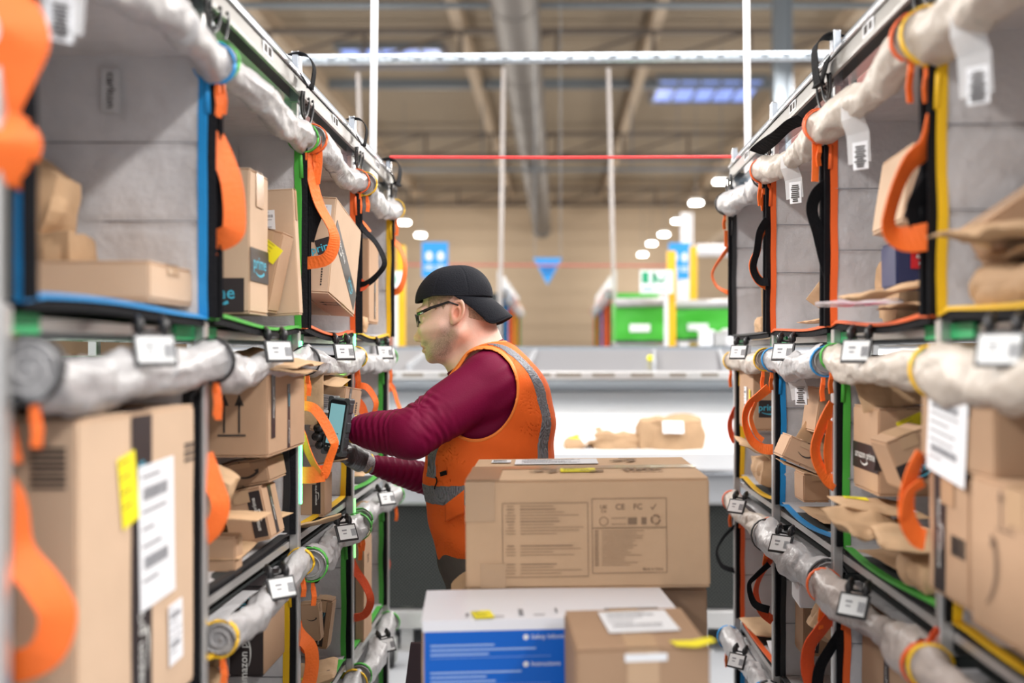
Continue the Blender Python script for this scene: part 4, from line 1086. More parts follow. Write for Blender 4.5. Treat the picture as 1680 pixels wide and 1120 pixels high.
def paper_bag(lab, c, dims, rot=(0, 0, 0), mm='kraft', seed=0, amp=.5, deco=(), name='paper_parcel', cat='paper parcel', group=None, cuts=9):
    """crumpled parcel of folded kraft paper"""
    bm = bmesh.new(); bmesh.ops.create_cube(bm, size=1); bmesh.ops.subdivide_edges(bm, edges=list(bm.edges), cuts=cuts, use_grid_fill=True)
    mn = min(dims); off = Vector((seed * 3.7, seed * 1.3, 0))
    for v in bm.verts:
        p = v.co.copy()
        L = max(abs(p.x), abs(p.y), abs(p.z)) * 2
        s_ = p.normalized() * .5 * L; p = p.lerp(s_ * 1.25, .35)
        q = Vector((p.x * dims[0], p.y * dims[1], p.z * dims[2]))
        f = 1 / max(mn, .03)
        r_ = abs(noise.noise(q * f * .9 + off)) * 1.3 - .35 + .5 * abs(noise.noise(q * f * 2.1 + off)) 
        nrm = Vector((p.x / dims[0], p.y / dims[1], p.z / dims[2])).normalized()
        q += nrm * r_ * amp * mn * .42
        q.x += .12 * mn * noise.noise(q * f * .6 + off * 2)
        v.co = q
    bmesh.ops.triangulate(bm, faces=bm.faces)
    me = bpy.data.meshes.new(name); bm.to_mesh(me); bm.free()
    for p in me.polygons: p.use_smooth = True
    o = bpy.data.objects.new(name, me); COL.objects.link(o); me.materials.append(M[mm]); o.location = c; o.rotation_euler = rot
    try: me.set_sharp_from_angle(angle=R(16))
    except Exception: pass
    tag(o, lab, cat, group)
    for (lx, ly, lz), ldim, ro, col in deco:
        m = MB(); m.grid(lambda u, v: (Matrix.Translation((lx, ly, lz)) @ Euler(ro).to_matrix().to_4x4()) @ Vector(((u - .5) * ldim[0], (v - .5) * ldim[1], .002 * math.sin(u * 5))), 4, 4)
        m.build('shipping_label' if col == 'paper' else 'yellow_sticker', M[col], o, world=False, solidify=.001)
    return o
def at(px, py, Y): return tuple(P(px, py, Y))
C2 = lambda *fs: list(fs)

# --- left rack, upper row
side_carton('long low carton lying on the floor of the blue-edged bag', -1, 245, 318, 430, 490, .635, .27, 'card_light', rot=(0, 0, 0))
carton('tall narrow carton at the left picture edge in the blue-edged bag', (-.862, 1.36, CZ + .175), (.15, .10, .20), mm='card_light')
paper_bag('crumpled paper parcel at the back of the blue-edged bag, upper one', (-.855, 1.62, CZ + .245), (.11, .10, .12), seed=3, rot=(0, .3, 0))
paper_bag('crumpled paper parcel in the blue-edged bag, just behind the long carton', (-.84, 1.62, CZ + .14), (.15, .12, .11), seed=5, mm='kraft_dark')
paper_bag('pale paper parcel at the lower front corner of the blue-edged bag', (-.765, 1.27, CZ + .10), (.16, .09, .055), seed=8, mm='kraft', rot=(0, .1, 0))
side_carton('tall carton with black tape at the front of the green-edged bag, upper left', -1, 410, 440, 277, 512, .632, .13, 'card_light',
            lambda d: C2(d_tape(d, 'front', -.08, -.38, d[0] * .98, .07, 0), d_tape(d, 'right', 0, -.16, d[1] * .98, .07), d_bars(d, 'front', -.2, .36, .05, .04, 90)), open_=1)
side_carton('small tilted carton with yellow sticker in the green-edged bag', -1, 452, 470, 376, 506, .622, .065, 'card',
            lambda d: C2(d_sticker(d, 'front', .12, .25, .055, .038, -25), d_label(d, 'front', -.30, -.10, .028, .12, 0)), rot=(0, R(12), 0))
side_carton('tall plain carton at the far side of the green-edged bag, upper left', -1, 486, 492, 312, 515, .602, .075, 'card_light',
            lambda d: C2(d_label(d, 'front', -.28, .22, .028, .07)), rot=(0, R(-3), 0))
side_carton('big taped carton tilted out of the orange-edged bag, upper left', -1, 545, 588, 335, 494, .585, .14, 'card_light',
            lambda d: C2(d_tape(d, 'right', 0, -.08, d[1] * 1.0, .055, -24), d_tape(d, 'front', .35, -.04, d[0] * .28, .055, 20), d_label(d, 'front', .26, .36, .045, .032), d_arrows(d, 'bottom', .30, .1, .06, .05, rot=90), d_bars(d, 'front', .34, -.30, .004, .06)), rot=(R(-8), R(3), 0))
side_carton('tall slim carton in the yellow-edged bag at the far left end', -1, 605, 621, 392, 528, .625, .05, 'card', lambda d: C2(d_tape(d, 'right', .1, -.2, d[2] * .5, .02, 90)))
side_carton('short carton leaning in front within the yellow-edged far left bag', -1, 590, 594, 440, 528, .632, .05, 'card_light')
paper_bag('small crumpled parcel low in the yellow-edged far left bag', (-.655, 3.255, CZ + .095), (.06, .06, .05), seed=9)

# --- left rack, second row
HUGE = side_carton('huge carton with black tape strip and white label, nearest on the left', -1, 127, 318, 693, 1280, .60, .36, 'card_light',
            lambda d: C2(d_tape(d, 'right', -.02, 0, d[2] * .99, .070, 90, True, False), d_tape(d, 'top', .30, -.02, d[0] * .4, .070, 0), d_label(d, 'right', .11, .10, .130, .21, 2, seed=4),
                         d_label(d, 'right', .29, -.28, .055, .095, 2, seed=9), d_sticker(d, 'right', -.14, .27, .055, .10, 10), d_bars(d, 'front', .40, .38, .045, .055), d_bars(d, 'right', .44, .34, .04, .03)), rot=(0, 0, 0))
ARW = side_carton('carton printed with two upward arrows at the centre of the left rack', -1, 440, 500, 608, 748, .60, .135, 'card',
            lambda d: C2(d_arrows(d, 'front', -.06, -.02, .058, .088), d_tape(d, 'right', -.38, .12, d[2] * .85, .028, 90, True), d_tape(d, 'right', .02, -.08, d[2] * .8, .022, 90, True)), rot=(R(0), R(0), R(0)), tapec=False)
mailer('top brown mailer lying on the carton with two arrows', at(448, 592, 2.20), .17, .24, (R(2), R(12), 0), .016, crumple=.012, seed=2, deco=[('smile', -.1, -.1, .05, 0, 90)])
mailer('lower brown mailer lying on the carton with two arrows', at(452, 603, 2.17), .16, .22, (R(1), R(7), R(8)), .010, crumple=.004, seed=4, mm='kraft_dark')
paper_bag('crumpled kraft parcel below the carton with two arrows', (-.69, 1.94, CZ - .285), (.085, .11, .13), rot=(0, R(25), 0), seed=12)
side_carton('dark flat carton with a smile print under the arrow carton', -1, 440, 468, 760, 797, .632, .12, 'card_dark', lambda d: C2(d_smile(d, 'front', .1, 0, .05)), rot=(0, R(-10), 0))
side_carton('taped carton leaning back under the dark flat carton, left rack', -1, 436, 460, 805, 890, .632, .09, 'card', lambda d: C2(d_tape(d, 'right', .0, 0, d[2] * .96, .022, 90), d_tape(d, 'front', .3, 0, d[2] * .9, .03, 90)), rot=(0, R(-12), 0))
mailer('thin pale mailer sticking out level below the kraft parcel, left rack', (-.66, 1.99, CZ - .325), .15, .10, (0, R(1), 0), .012, crumple=.003, seed=6)
side_carton('small plain carton low in the black-edged bag, beside the post', -1, 386, 398, 882, 945, .640, .075, 'card')
mailer('flat mailer on the bag floor below the small plain carton', (-.735, 2.10, CZ - .412), .18, .26, (0, 0, R(6)), .012, crumple=.004, seed=7)
mailer('flat mailer near the far wall low in the black-edged bag', (-.70, 2.26, CZ - .385), .13, .16, (R(8), R(-4), R(-20)), .012, crumple=.004, seed=8)
side_carton('tilted carton with black tape behind the handheld scanner', -1, 562, 590, 637, 712, .590, .085, 'card',
            lambda d: C2(d_tape(d, 'top', .0, -.1, d[0], .03, 0), d_tape(d, 'right', -.2, .1, d[2] * .8, .03, 90), d_bars(d, 'right', .25, .0, .02, .05), d_label(d, 'front', .0, .1, .06, .05)), rot=(R(-4), R(7), 0))
mailer('light tan mailer standing on edge left of the handheld scanner', at(513, 652, 2.58), .055, .14, (R(90), R(0), R(10)), .010, crumple=.003, seed=10)
mailer('curled brown mailer on top of the carton behind the scanner', at(532, 622, 2.66), .12, .09, (R(12), R(20), 0), .008, bend=.012, crumple=.006, seed=11)
side_carton('slim carton with black tape under the handheld scanner', -1, 532, 545, 778, 846, .622, .07, 'card', lambda d: C2(d_tape(d, 'front', .2, 0, d[2] * .9, .022, 90)))
mailer('brown mailer sticking out at the bottom of the yellow-edged bag', (-.60, 2.50, CZ - .425), .12, .10, (R(-10), R(-16), R(15)), .010, crumple=.006, seed=12, deco=[('label', .25, -.1, .04, .05, 0)])
mailer('small brown mailer low in the green-edged bag beside the hands', (-.68, 3.30, CZ - .405), .10, .14, (0, R(-6), 0), .012, crumple=.006, seed=13)
mailer('thin paper lying just below the handheld scanner', at(540, 758, 2.66), .09, .05, (R(-6), R(-6), 0), .004, crumple=.004, seed=14, mm='kraft_dark')

# --- left rack, third row
def d_kraftside(d):
    def f(root):
        m = MB(); MT = face_M(d, 'right', 0, 0, 0, .0012); plate(m, MT, d[1] * .98, d[2] * .98, 0)
        m.build('side_panel', M['card'], root, world=False)
    return f
def d_print(d, face, u, v, txt, size, mi='tapetext', rot=90):
    def f(root):
        m = MB(); MT = face_M(d, face, u, v, rot, .0024); m.text(txt, MT, size, 0, .01)
        if txt != 'TV': arc(m, MT, size * 2.2, size * 1.6, 0)
        m.build('printed_text', M[mi], root, world=False)
    return f
side_carton('black prime parcel box with kraft side standing low on the left rack', -1, 431, 466, 962, 1108, .632, .072, 'tape',
            lambda d: C2(d_kraftside(d), d_print(d, 'front', -.05, -.25, 'amazon prime', .024), d_print(d, 'front', -.1, .3, 'prime', .026, 'tapeblue')), tapec=False)
paper_bag('crumpled brown parcel left of the black box, lower left', (-.73, 2.09, CZ - .60), (.07, .07, .10), seed=15, rot=(0, R(20), 0), mm='kraft_dark')
paper_bag('tall kraft parcel below the crumpled one, lower left', (-.70, 2.00, CZ - .77), (.065, .07, .26), seed=16, amp=.35)
mailer('brown mailer lying in front at the bottom of the left rack', (-.64, 2.13, CZ - .885), .14, .26, (R(6), R(6), 0), .016, crumple=.006, seed=17)
side_carton('small carton in the green-edged bag below the scanner, lower left', -1, 524, 530, 992, 1050, .635, .05, 'card', lambda d: C2(d_smile(d, 'front', .1, .1, .025)), rot=(0, R(-4), 0))
side_carton('small taped carton leaning on the far wall, lower left green bag', -1, 541, 548, 985, 1062, .640, .05, 'card_dark', lambda d: C2(d_tape(d, 'front', .0, 0, d[2] * .95, .022, 90)), rot=(0, R(7), 0))
mailer('kraft mailer with yellow sticker lying under the two small cartons', (-.665, 2.66, CZ - .855), .15, .20, (R(-3), R(-6), R(10)), .05, crumple=.01, seed=18, deco=[('yellow', .0, -.38, .05, .02, 0), ('smile', .25, -.2, .04, 0, 0)])
side_carton('tall dark-sided carton low at the far left rack end', -1, 597, 610, 888, 1052, .625, .06, 'card', lambda d: C2(d_tape(d, 'front', -.2, 0, d[2] * .97, .03, 90, False), d_arrows(d, 'right', 0, .3, .03, .03)))
side_carton('upper tan carton with label on the tall far carton', -1, 598, 609, 832, 886, .628, .055, 'card_light', lambda d: C2(d_label(d, 'front', .1, -.05, .025, .03)))

# --- right rack, upper row
carton('big carton leaning out at the top right corner', (.885, 1.50, CZ + .22), (.46, .10, .24), (0, R(-34), 0), 'card')
mailer('folded brown mailer sticking far out of the yellow-edged bag, upper right', (.70, 1.40, CZ + .165), .27, .22, (R(3), R(-3), R(5)), .022, bend=.006, crumple=.014, seed=21, mm='kraft_dark')
mailer('thin brown mailer just below the one sticking far out, upper right', (.74, 1.42, CZ + .135), .22, .20, (0, R(3), R(-6)), .012, crumple=.008, seed=22)
paper_bag('crumpled brown parcel at the bottom of the yellow-edged bag, upper right', (.745, 1.42, CZ + .098), (.24, .20, .06), seed=23, mm='kraft_dark', amp=.6)
side_carton('carton with prime tape standing on the navy box, upper right', 1, 1487, 1438, 245, 372, .632, .12, 'card_light',
            lambda d: C2(d_tape(d, 'front', -.25, 0, d[2] * .98, .03, 80), d_tape(d, 'front', .15, 0, d[2] * .98, .03, 80), d_label(d, 'top', 0, 0, .04, .06)), rot=(R(-2), R(9), R(0)))
NAVY = side_carton('dark navy box with a red logo patch, upper right', 1, 1470, 1446, 398, 470, .655, .115, 'navy', lambda d: C2(), rot=(0, R(0), 0), tapec=False, name='navy_box', cat='box')
m_ = MB(); MT = face_M((.115, .1, .083), 'front', -.02, .10, 0, .003); d_ = NAVY.dimensions
MT = Matrix.Translation((-.008, -abs(d_[1]) / 2 - .0035, .008)) @ Matrix.Rotation(R(90), 4, 'X')
plate(m_, MT, .045, .032, 0); plate(m_, MT @ Matrix.Rotation(R(-20), 4, 'Z'), .012, .006, 1, .0012, -.008, .004); plate(m_, MT, .008, .018, 1, .0012, .006, 0); plate(m_, MT, .016, .005, 1, .0012, 0, -.006)
m_.build('logo_patch', [M['red'], M['paper']], NAVY, world=False)
paper_bag('paper parcel stuffed between the navy box and the far carton, upper right', (.74, 2.10, CZ + .13), (.10, .12, .12), seed=25)
mailer('brown mailer with smile print in front of the navy box', at(1448, 482, 1.86), .14, .10, (R(4), R(-10), 0), .012, bend=.004, crumple=.010, seed=26, deco=[('smile', -.25, 0, .03, 0, 0)])
mailer('brown mailer lying under the navy box, upper right', (.72, 1.85, CZ + .088), .16, .26, (0, R(-2), R(3)), .014, crumple=.006, seed=27)
mailer('clear bag with pink goods hanging over the bag edge, upper right', at(1408, 500, 2.03), .17, .13, (R(2), R(-3), R(-14)), .014, crumple=.010, seed=28, mm='clear_poly', name='plastic_bag', cat='plastic bag')
o_ = mailer('bright pink packet inside the clear bag, upper right', at(1415, 500, 2.03), .10, .06, (R(2), R(-3), R(-14)), .006, crumple=.005, seed=29, mm='pink_poly', name='pink_packet', cat='packet')
mailer('brown mailer standing behind the black strap, nearly empty orange-edged bag', (.705, 2.40, CZ + .175), .13, .22, (R(80), R(38), R(10)), .016, crumple=.014, seed=30)
mailer('flat mailer on the floor of the nearly empty orange-edged bag', (.735, 2.55, CZ + .085), .18, .26, (0, R(-2), 0), .012, crumple=.004, seed=31)
mailer('big mailer against the back wall of the far black-edged bag', (.755, 3.36, CZ + .155), .13, .16, (R(82), 0, 0), .010, crumple=.003, seed=32)
paper_bag('small crumpled parcel on the floor of the far black-edged bag', (.70, 3.22, CZ + .093), (.11, .10, .045), seed=33)

# --- right rack, second row
B1 = side_carton('carton with large white label at the right edge of the picture', 1, 1632, 1512, 640, 786, .592, .26, 'card_dark',
            lambda d: C2(d_label(d, 'left', -.10, -.12, .15, .13, -6, seed=2, lines=8), d_tape(d, 'left', .12, .36, .05, .048, 90, False), d_bars(d, 'left', -.30, .36, .03, .05, 90), d_label(d, 'top', -.1, .0, .07, .08), d_tape(d, 'top', 0, .2, d[0], .045, 0)), rot=(0, 0, 0))
side_carton('carton with upright black tape under the white-label carton', 1, 1590, 1524, 792, 1000, .602, .20, 'card',
            lambda d: C2(d_tape(d, 'left', -.2, .0, d[2] * .98, .045, 90, True), d_bars(d, 'left', .25, -.05, .03, .05, 90)))
side_carton('plain carton with yellow sticker and arrows at the right edge, lowest', 1, 1760, 1592, 830, 1125, .582, .30, 'card',
            lambda d: C2(d_arrows(d, 'left', -.10, .34, .05, .055, 'ink_soft'), d_sticker(d, 'left', .36, .12, .03, .07, 8), d_smile(d, 'left', -.26, -.1, .09, 75, 'ink_soft'), d_tape(d, 'left', .38, -.35, d[2] * .3, .035, 100)))
RBIG = side_carton('square carton with prime tape in the green-edged bag, right rack', 1, 1441, 1400, 672, 812, .650, .12, 'card',
            lambda d: C2(d_tape(d, 'left', .0, -.1, d[1], .055, 0), d_tape(d, 'front', -.05, -.1, d[0], .055, -8), d_sticker(d, 'front', .05, .33, .055, .032, 25)), rot=(0, 0, 0))
carton('small taped carton tilted against the square carton, right rack', at(1488, 748, 1.93), (.085, .10, .095), (R(0), R(-22), R(0)), 'card',
       [d_tape((.085, .10, .095), 'front', 0, -.22, .085, .042, 0)])
mailer('brown smile mailer leaning on the square carton, right rack', at(1462, 634, 2.08), .15, .10, (R(62), R(-10), 0), .016, crumple=.014, seed=41, deco=[('smile', .1, .15, .05, 0, 10)])
mailer('flat brown mailer with yellow sticker below the square carton', at(1440, 832, 2.02), .17, .14, (R(4), R(6), R(0)), .014, crumple=.006, seed=42, deco=[('yellow', -.2, .3, .05, .025, 0), ('label', .3, -.2, .03, .03, 0)])
mailer('crumpled brown mailer, second below the square carton, right rack', at(1440, 868, 1.93), .18, .14, (R(6), R(8), R(12)), .020, crumple=.022, seed=43)
mailer('brown mailer pushed to the near side, low in the green-edged bag', at(1500, 890, 1.80), .14, .14, (R(4), R(8), R(-10)), .016, crumple=.010, seed=44)
paper_bag('brown parcel at the front lip of the green-edged bag', (.70, 1.80, CZ - .395), (.13, .15, .05), seed=45)
mailer('mailer lying at the bottom front of the green-edged bag, lowest one', (.73, 1.98, CZ - .412), .18, .24, (0, 0, R(5)), .010, crumple=.004, seed=46)
carton('upright carton with black tape edge in the blue-edged bag', at(1344, 672, 2.60), (.045, .14, .11), (0, R(8), 0), 'card', [d_tape((.045, .14, .11), 'front', .1, 0, .11, .018, 83)])
mailer('open brown mailer flap behind the smile mailer, blue-edged bag', at(1338, 728, 2.62), .11, .07, (R(75), R(35), 0), .006, crumple=.003, seed=47)
carton('smile-printed carton tilted outwards in the blue-edged bag', at(1312, 742, 2.52), (.10, .10, .055), (0, R(24), R(0)), 'card', [d_smile((.10, .10, .055), 'front', 0, 0, .035, 0)])
mailer('flat brown card lid under the tilted smile carton', at(1312, 770, 2.52), .11, .10, (R(3), R(20), 0), .006, crumple=.003, seed=48)
side_carton('small square carton under the card lid, blue-edged bag', 1, 1318, 1303, 778, 822, .655, .07, 'card', lambda d: C2())
carton('tall kraft carton with small logo behind the orange handle, blue-edged bag', (.700, 2.34, CZ - .33), (.05, .08, .16), (0, 0, 0), 'card_light', [d_smile((.05, .08, .16), 'front', 0, .2, .02)])
mailer('mailer on the floor of the blue-edged bag', (.73, 2.55, CZ - .415), .16, .26, (0, 0, 0), .010, crumple=.004, seed=49)
side_carton('carton with prime tape in the far yellow-edged bag, right rack', 1, 1236, 1213, 590, 705, .625, .085, 'card',
            lambda d: C2(d_tape(d, 'front', .1, -.2, d[0] * .8, .055, 0), d_label(d, 'left', 0, -.1, .04, .09), d_sticker(d, 'left', .3, 0, .02, .03)))
mailer('brown mailer under the far carton with prime tape, upper of two', at(1234, 735, 3.15), .11, .15, (R(8), R(30), 0), .014, crumple=.010, seed=50)
paper_bag('brown parcel low in the far yellow-edged bag, right rack', (.675, 3.18, CZ - .37), (.08, .16, .08), seed=51)

# --- right rack, third row
side_carton('large carton leaning in the third-row orange-edged bag, right rack', 1, 1502, 1414, 1052, 1330, .665, .10, 'card',
            lambda d: C2(d_tape(d, 'left', .0, .08, d[2] * .35, .03, 88, True), d_tape(d, 'left', .1, .42, .05, .03, 0, False)))
carton('small white carton with yellow sticker, third row right', at(1333, 968, 2.52), (.085, .12, .055), (0, 0, R(-4)), 'paper', [d_sticker((.085, .12, .055), 'top', .2, -.2, .03, .02), d_label((.085, .12, .055), 'top', 0, .2, .05, .03)], name='white_carton')
side_carton('brown taped carton under the small white carton', 1, 1318, 1304, 990, 1075, .665, .09, 'card_dark', lambda d: C2(d_tape(d, 'front', -.1, 0, d[2] * .9, .02, 85)))
paper_bag('large crumpled kraft parcel, third row right', (.665, 2.36, CZ - .62), (.085, .10, .12), rot=(0, R(30), 0), seed=54)
mailer('flat kraft mailer with white label at the bottom, third row right', (.70, 2.55, CZ - .895), .17, .22, (0, R(6), 0), .016, crumple=.006, seed=55, deco=[('label', .1, -.15, .05, .04, 20)])
mailer('kraft mailer on the floor of the far orange-edged bag, third row', (.68, 3.25, CZ - .893), .12, .22, (0, 0, R(4)), .026, crumple=.004, seed=56)
mailer('white envelope lying next to the kraft mailer, far third-row bag', (.705, 3.05, CZ - .900), .11, .14, (0, R(-2), R(-6)), .006, crumple=.002, seed=57, mm='paper', name='white_envelope', cat='envelope')

# --- parcels lying on the sorting table
mailer('kraft parcel with yellow sticker and white label on the white slide', at(958, 722, 5.30), .22, .13, (R(22), R(-18), 0), .05, crumple=.02, mm='kraft_dark', seed=61, deco=[('yellow', -.2, .1, .05, .04, 20), ('label', .15, -.1, .09, .09, 10)])
paper_bag('flat crumpled kraft parcel on the white slide, middle one', at(1010, 726, 5.32), (.24, .16, .10), seed=62, amp=.8, mm='kraft_dark')
paper_bag('large crumpled kraft bag with white label on the white slide', at(1100, 716, 5.34), (.34, .20, .20), seed=63, mm='kraft_dark', deco=[((0, -.128, .06), (.11, .07), (R(60), 0, 0), 'paper')], cuts=12)
# ---------------------------------------------------------------- the cart with its parcels in the foreground
t_ = thing('parcel_cart', 'low parcel cart in the middle of the aisle, under the stacked boxes', 'cart', (0.0, 2.0, 0))
MAROON = mat('dark_maroon_panel', (0.035, 0.012, 0.018), .5)
m_ = MB(); m_.bb(-.31, .33, 1.42, 2.52, .505, .53); m_.build('platform', M['galv'], t_, bevel=.006)
m_ = MB(); m_.bb(-.29, .31, 1.46, 2.48, .14, .16); m_.build('lower_shelf', M['galv'], t_, bevel=.006)
for x in (-.27, .29):
    for y in (1.48, 2.46):
        m_ = MB(); m_.tube([(x, y, .09), (x, y, .505)], .014, 10); m_.build('leg', M['alu'], t_, smooth=True)
        m_ = MB(); m_.tube([(x - .014, y, .045), (x + .014, y, .045)], .045, 16); m_.bb(x - .02, x + .02, y - .02, y + .02, .08, .1); m_.build('wheel', M['rubber'], t_)
m_ = MB(); a = P(676, 1050, 2.42); b = P(652, 1130, 2.42)
m_.add([(a.x, 2.40, a.z), (a.x + .10, 2.40, a.z + .0), (a.x + .10, 2.40, .53), (-.385, 2.40, .53)], [(0, 3, 2, 1)]); m_.build('side_board', MAROON, t_, solidify=.012)
# big carton on top
sc = F / 2.0
x0 = (762 - 914) / sc; x1 = (1163 - 914) / sc; zt = CZ - (788 - 580) / sc; zb = CZ - (963 - 580) / sc
dB = (x1 - x0, .40, zt - zb)
PRB = mat('soft_brown_print', (0.25, 0.165, 0.105), .8)
def big_print(root):
    m = MB(); T = face_M(dB, 'front', 0, 0, 0, .0012); W_, H_ = dB[0], dB[2]
    def U(px): return ((px - 762) / 401 - .5) * W_
    def V(py): return (.5 - (py - 788) / 175) * H_
    def rect(xa, ya, xb, yb, th=.0011):
        xa, xb, ya, yb = U(xa), U(xb), V(ya), V(yb)
        plate(m, T, abs(xb - xa), th, 0, .0004, (xa + xb) / 2, ya); plate(m, T, abs(xb - xa), th, 0, .0004, (xa + xb) / 2, yb)
        plate(m, T, th, abs(yb - ya), 0, .0004, xa, (ya + yb) / 2); plate(m, T, th, abs(yb - ya), 0, .0004, xb, (ya + yb) / 2)
    rect(823, 824, 963, 945); rect(970, 818, 1092, 940); rect(970, 866, 1092, 866)
    rnd = random.Random(4)
    for y in range(829, 943, 5):
        if y in (879, 884, 889, 914, 919): continue
        big = y in (834, 854, 894, 924)
        plate(m, T, (U(845) - U(827)) * rnd.uniform(.5, 1), .0016 if big else .001, 0, .0004, U(836), V(y))
        L = rnd.uniform(.45, 1) * (U(960) - U(852)); plate(m, T, L, .0017 if big else .0009, 0, .0004, U(852) + L / 2, V(y))
    for y in range(871, 930, 4):
        L = rnd.uniform(.45, .9) * (U(1066) - U(985)); plate(m, T, L, .0008, 0, .0004, U(985) + L / 2, V(y)); plate(m, T, .008, .0018, 0, .0004, U(977), V(y))
    for tx, px, py, sz in (('UK', 989, 832, .011), ('CE', 1016, 832, .016), ('FC', 1045, 832, .016), ('CA', 989, 839, .008), ('Made in China', 1069, 934, .007)):
        m.text(tx, T @ Matrix.Translation((U(px), V(py), .0003)), sz, 0, .012)
    def ring(px, py, r, n=18, w=.0012, a0=0, a1=360):
        pts = [T @ Vector((U(px) + math.cos(R(a0 + (a1 - a0) * q / n)) * r, V(py) + math.sin(R(a0 + (a1 - a0) * q / n)) * r, .0006)) for q in range(n + 1)]
        m.tube(pts, w * .5, 4)
    ring(989, 855, .0085); ring(1074, 853, .0085, 18, .003, 20, 120); ring(1074, 853, .0085, 18, .003, 140, 240); ring(1074, 853, .0085, 18, .003, 260, 360)
    plate(m, T, .018, .014, 0, .0004, U(1036), V(855)); plate(m, T, .03, .001, 0, .0004, U(1014), V(850)); plate(m, T, .03, .001, 0, .0004, U(1014), V(860)); plate(m, T, .010, .014, 0, .0004, U(1055), V(855))
    plate(m, T @ Matrix.Translation((U(1072), V(832), 0)) @ Matrix.Rotation(R(55), 4, 'Z'), .014, .0016, 0, .0004); plate(m, T @ Matrix.Translation((U(1068), V(834), 0)) @ Matrix.Rotation(R(-40), 4, 'Z'), .006, .0016, 0, .0004)
    m.build('printed_text_panel', PRB, root, world=False)
def top_print(root):
    m = MB(); T = face_M(dB, 'top', 0, 0, 0, .0030)
    def q(x, y, a, b, ro=0): plate(m, T @ Matrix.Translation((x * dB[0], y * dB[1], 0)) @ Matrix.Rotation(R(ro), 4, 'Z'), a, b, 0, .0004)
    for (cx, cy) in ((-.17, -.18), (.20, .30)):
        q(cx, cy, .05, .012, 15); q(cx + .02, cy + .06, .045, .010, -25); q(cx + .03, cy - .05, .030, .014, 50); q(cx - .04, cy - .04, .03, .008, -5)
    for k in range(6): q(.18 + k * .028, -.16 + .03 * (k % 2), .011, .03, 20 - 12 * k); q(.18 + k * .028, -.24, .010, .012, 45)
    q(.03, -.2, .05, .012); q(.05, -.24, .03, .008, 20)
    m.build('printed_top_logo', PRB, root, world=False)
def top_open_tape(root):
    m = MB(); h = dB[2] / 2
    m.box((-dB[0] / 2 + .035, -dB[1] / 2 + .09, h + .0042), (.068, .18, .0006)); m.box((-dB[0] / 2 + .03, -dB[1] / 2 - .0016, h - .04), (.06, .0006, .08)); m.box((0, .0, h + .0044), (dB[0], .055, .0006))
    m.box((-dB[0] / 2 + .055, -dB[1] / 2 - .0016, -h + .025), (.05, .0006, .05))
    m.build('sealing_tape', M['packtape'], root, world=False)
BIG = carton('large carton with printed certification panel, topmost of the cart stack', ((x0 + x1) / 2, 2.0 + .20, (zt + zb) / 2), dB, (0, R(-.6), R(.6)), 'card_tan',
             [big_print, top_print, top_open_tape, d_label(dB, 'top', -.12, .26, .19, .10, 0, seed=3), d_label(dB, 'top', -.38, .30, .045, .05, 0, seed=7), d_sticker(dB, 'top', -.03, -.17, .075, .06, 0)], tapec=False)
# blue and white box
sb = F / 1.75
bx0 = (690 - 914) / sb; bx1 = .222; bzt = zb - .006; bzb = .532
dW = (bx1 - bx0, .225, bzt - bzb)
WHT = mat('white_glossy_board', (0.85, 0.86, 0.92), .3); BLU = mat('blue_glossy_print', (0.002, 0.125, 0.60), .45, spec=.3); LBL = mat('pale_blue_text', (0.35, 0.52, 0.85), .5)
def blue_face(root):
    m = MB(); T = face_M(dW, 'front', 0, 0, 0, .0010); plate(m, T, dW[0] * .985, dW[2] - .006, 0, .0006, 0, -.003)
    TS = face_M(dW, 'right', 0, 0, 0, .0010); plate(m, TS, dW[1] * .985, dW[2] - .012, 0, .0006, 0, -.006)
    rnd = random.Random(8)
    for k in range(9):
        y = dW[2] / 2 - .028 - k * .048; xc = -dW[0] / 2 + .075
        T2 = T @ Matrix.Translation((0, y, .0008))
        m.add([T2 @ Vector((-dW[0] * .045 - dW[0] * .06 + math.cos(a) * .005, math.sin(a) * .005, 0)) for a in [2 * PI * i / 12 for i in range(12)]], [tuple(range(12))], 1)
        m.text(['Safety Information', 'Instructions', 'Installation and Operation', 'Warnings'][k % 4], T2 @ Matrix.Translation((-dW[0] * .085, 0, 0)), .011, 1, .005, 'LEFT')
        for q in range(3):
            L = rnd.uniform(.09, .19); plate(m, T2, L, .003, 2, .0003, -dW[0] / 2 + .014 + L / 2, -.012 - q * .008)
        plate(m, T2, dW[0] * .46, .0006, 2, .0003, -dW[0] / 2 + .014 + dW[0] * .23, .014)
    m.build('blue_printed_face', [BLU, M['paper'], LBL], root, world=False)
def white_top(root):
    m = MB(); T = face_M(dW, 'top', 0, 0, 0, .0030)
    for (x, y, a, b) in ((-.33, -.38, .006, .02), (-.12, -.33, .008, .04), (-.22, -.44, .03, .004), (-.05, -.42, .02, .004), (.32, -.30, .10, .012), (.12, -.36, .015, .008), (.02, -.30, .004, .03)): plate(m, T, a, b, 0, .0004, x * dW[0], y * dW[1])
    m.build('printed_marks', M['grey_ink'], root, world=False)
carton('white-topped box with blue printed front standing at the front of the cart', ((bx0 + bx1) / 2 - .008, 1.75 + .136, (bzt + bzb) / 2), dW, (0, 0, R(5)), 'card_light', [blue_face], tapec=False, name='blue_box', cat='box')
BW = bpy.data.objects['blue_box']
m_ = MB(); m_.box((0, 0, dW[2] / 2 + .0037), (dW[0] + .004, dW[1] + .004, .0014)); m_.box((0, -dW[1] / 2 - .0014, dW[2] / 2 - .006), (dW[0], .0012, .018)); m_.build('white_top', WHT, BW, world=False)
white_top(BW); d_sticker(dW, 'top', -.27, -.40, .035, .05, 10)(BW); BW.children[-1].location.z += .0015
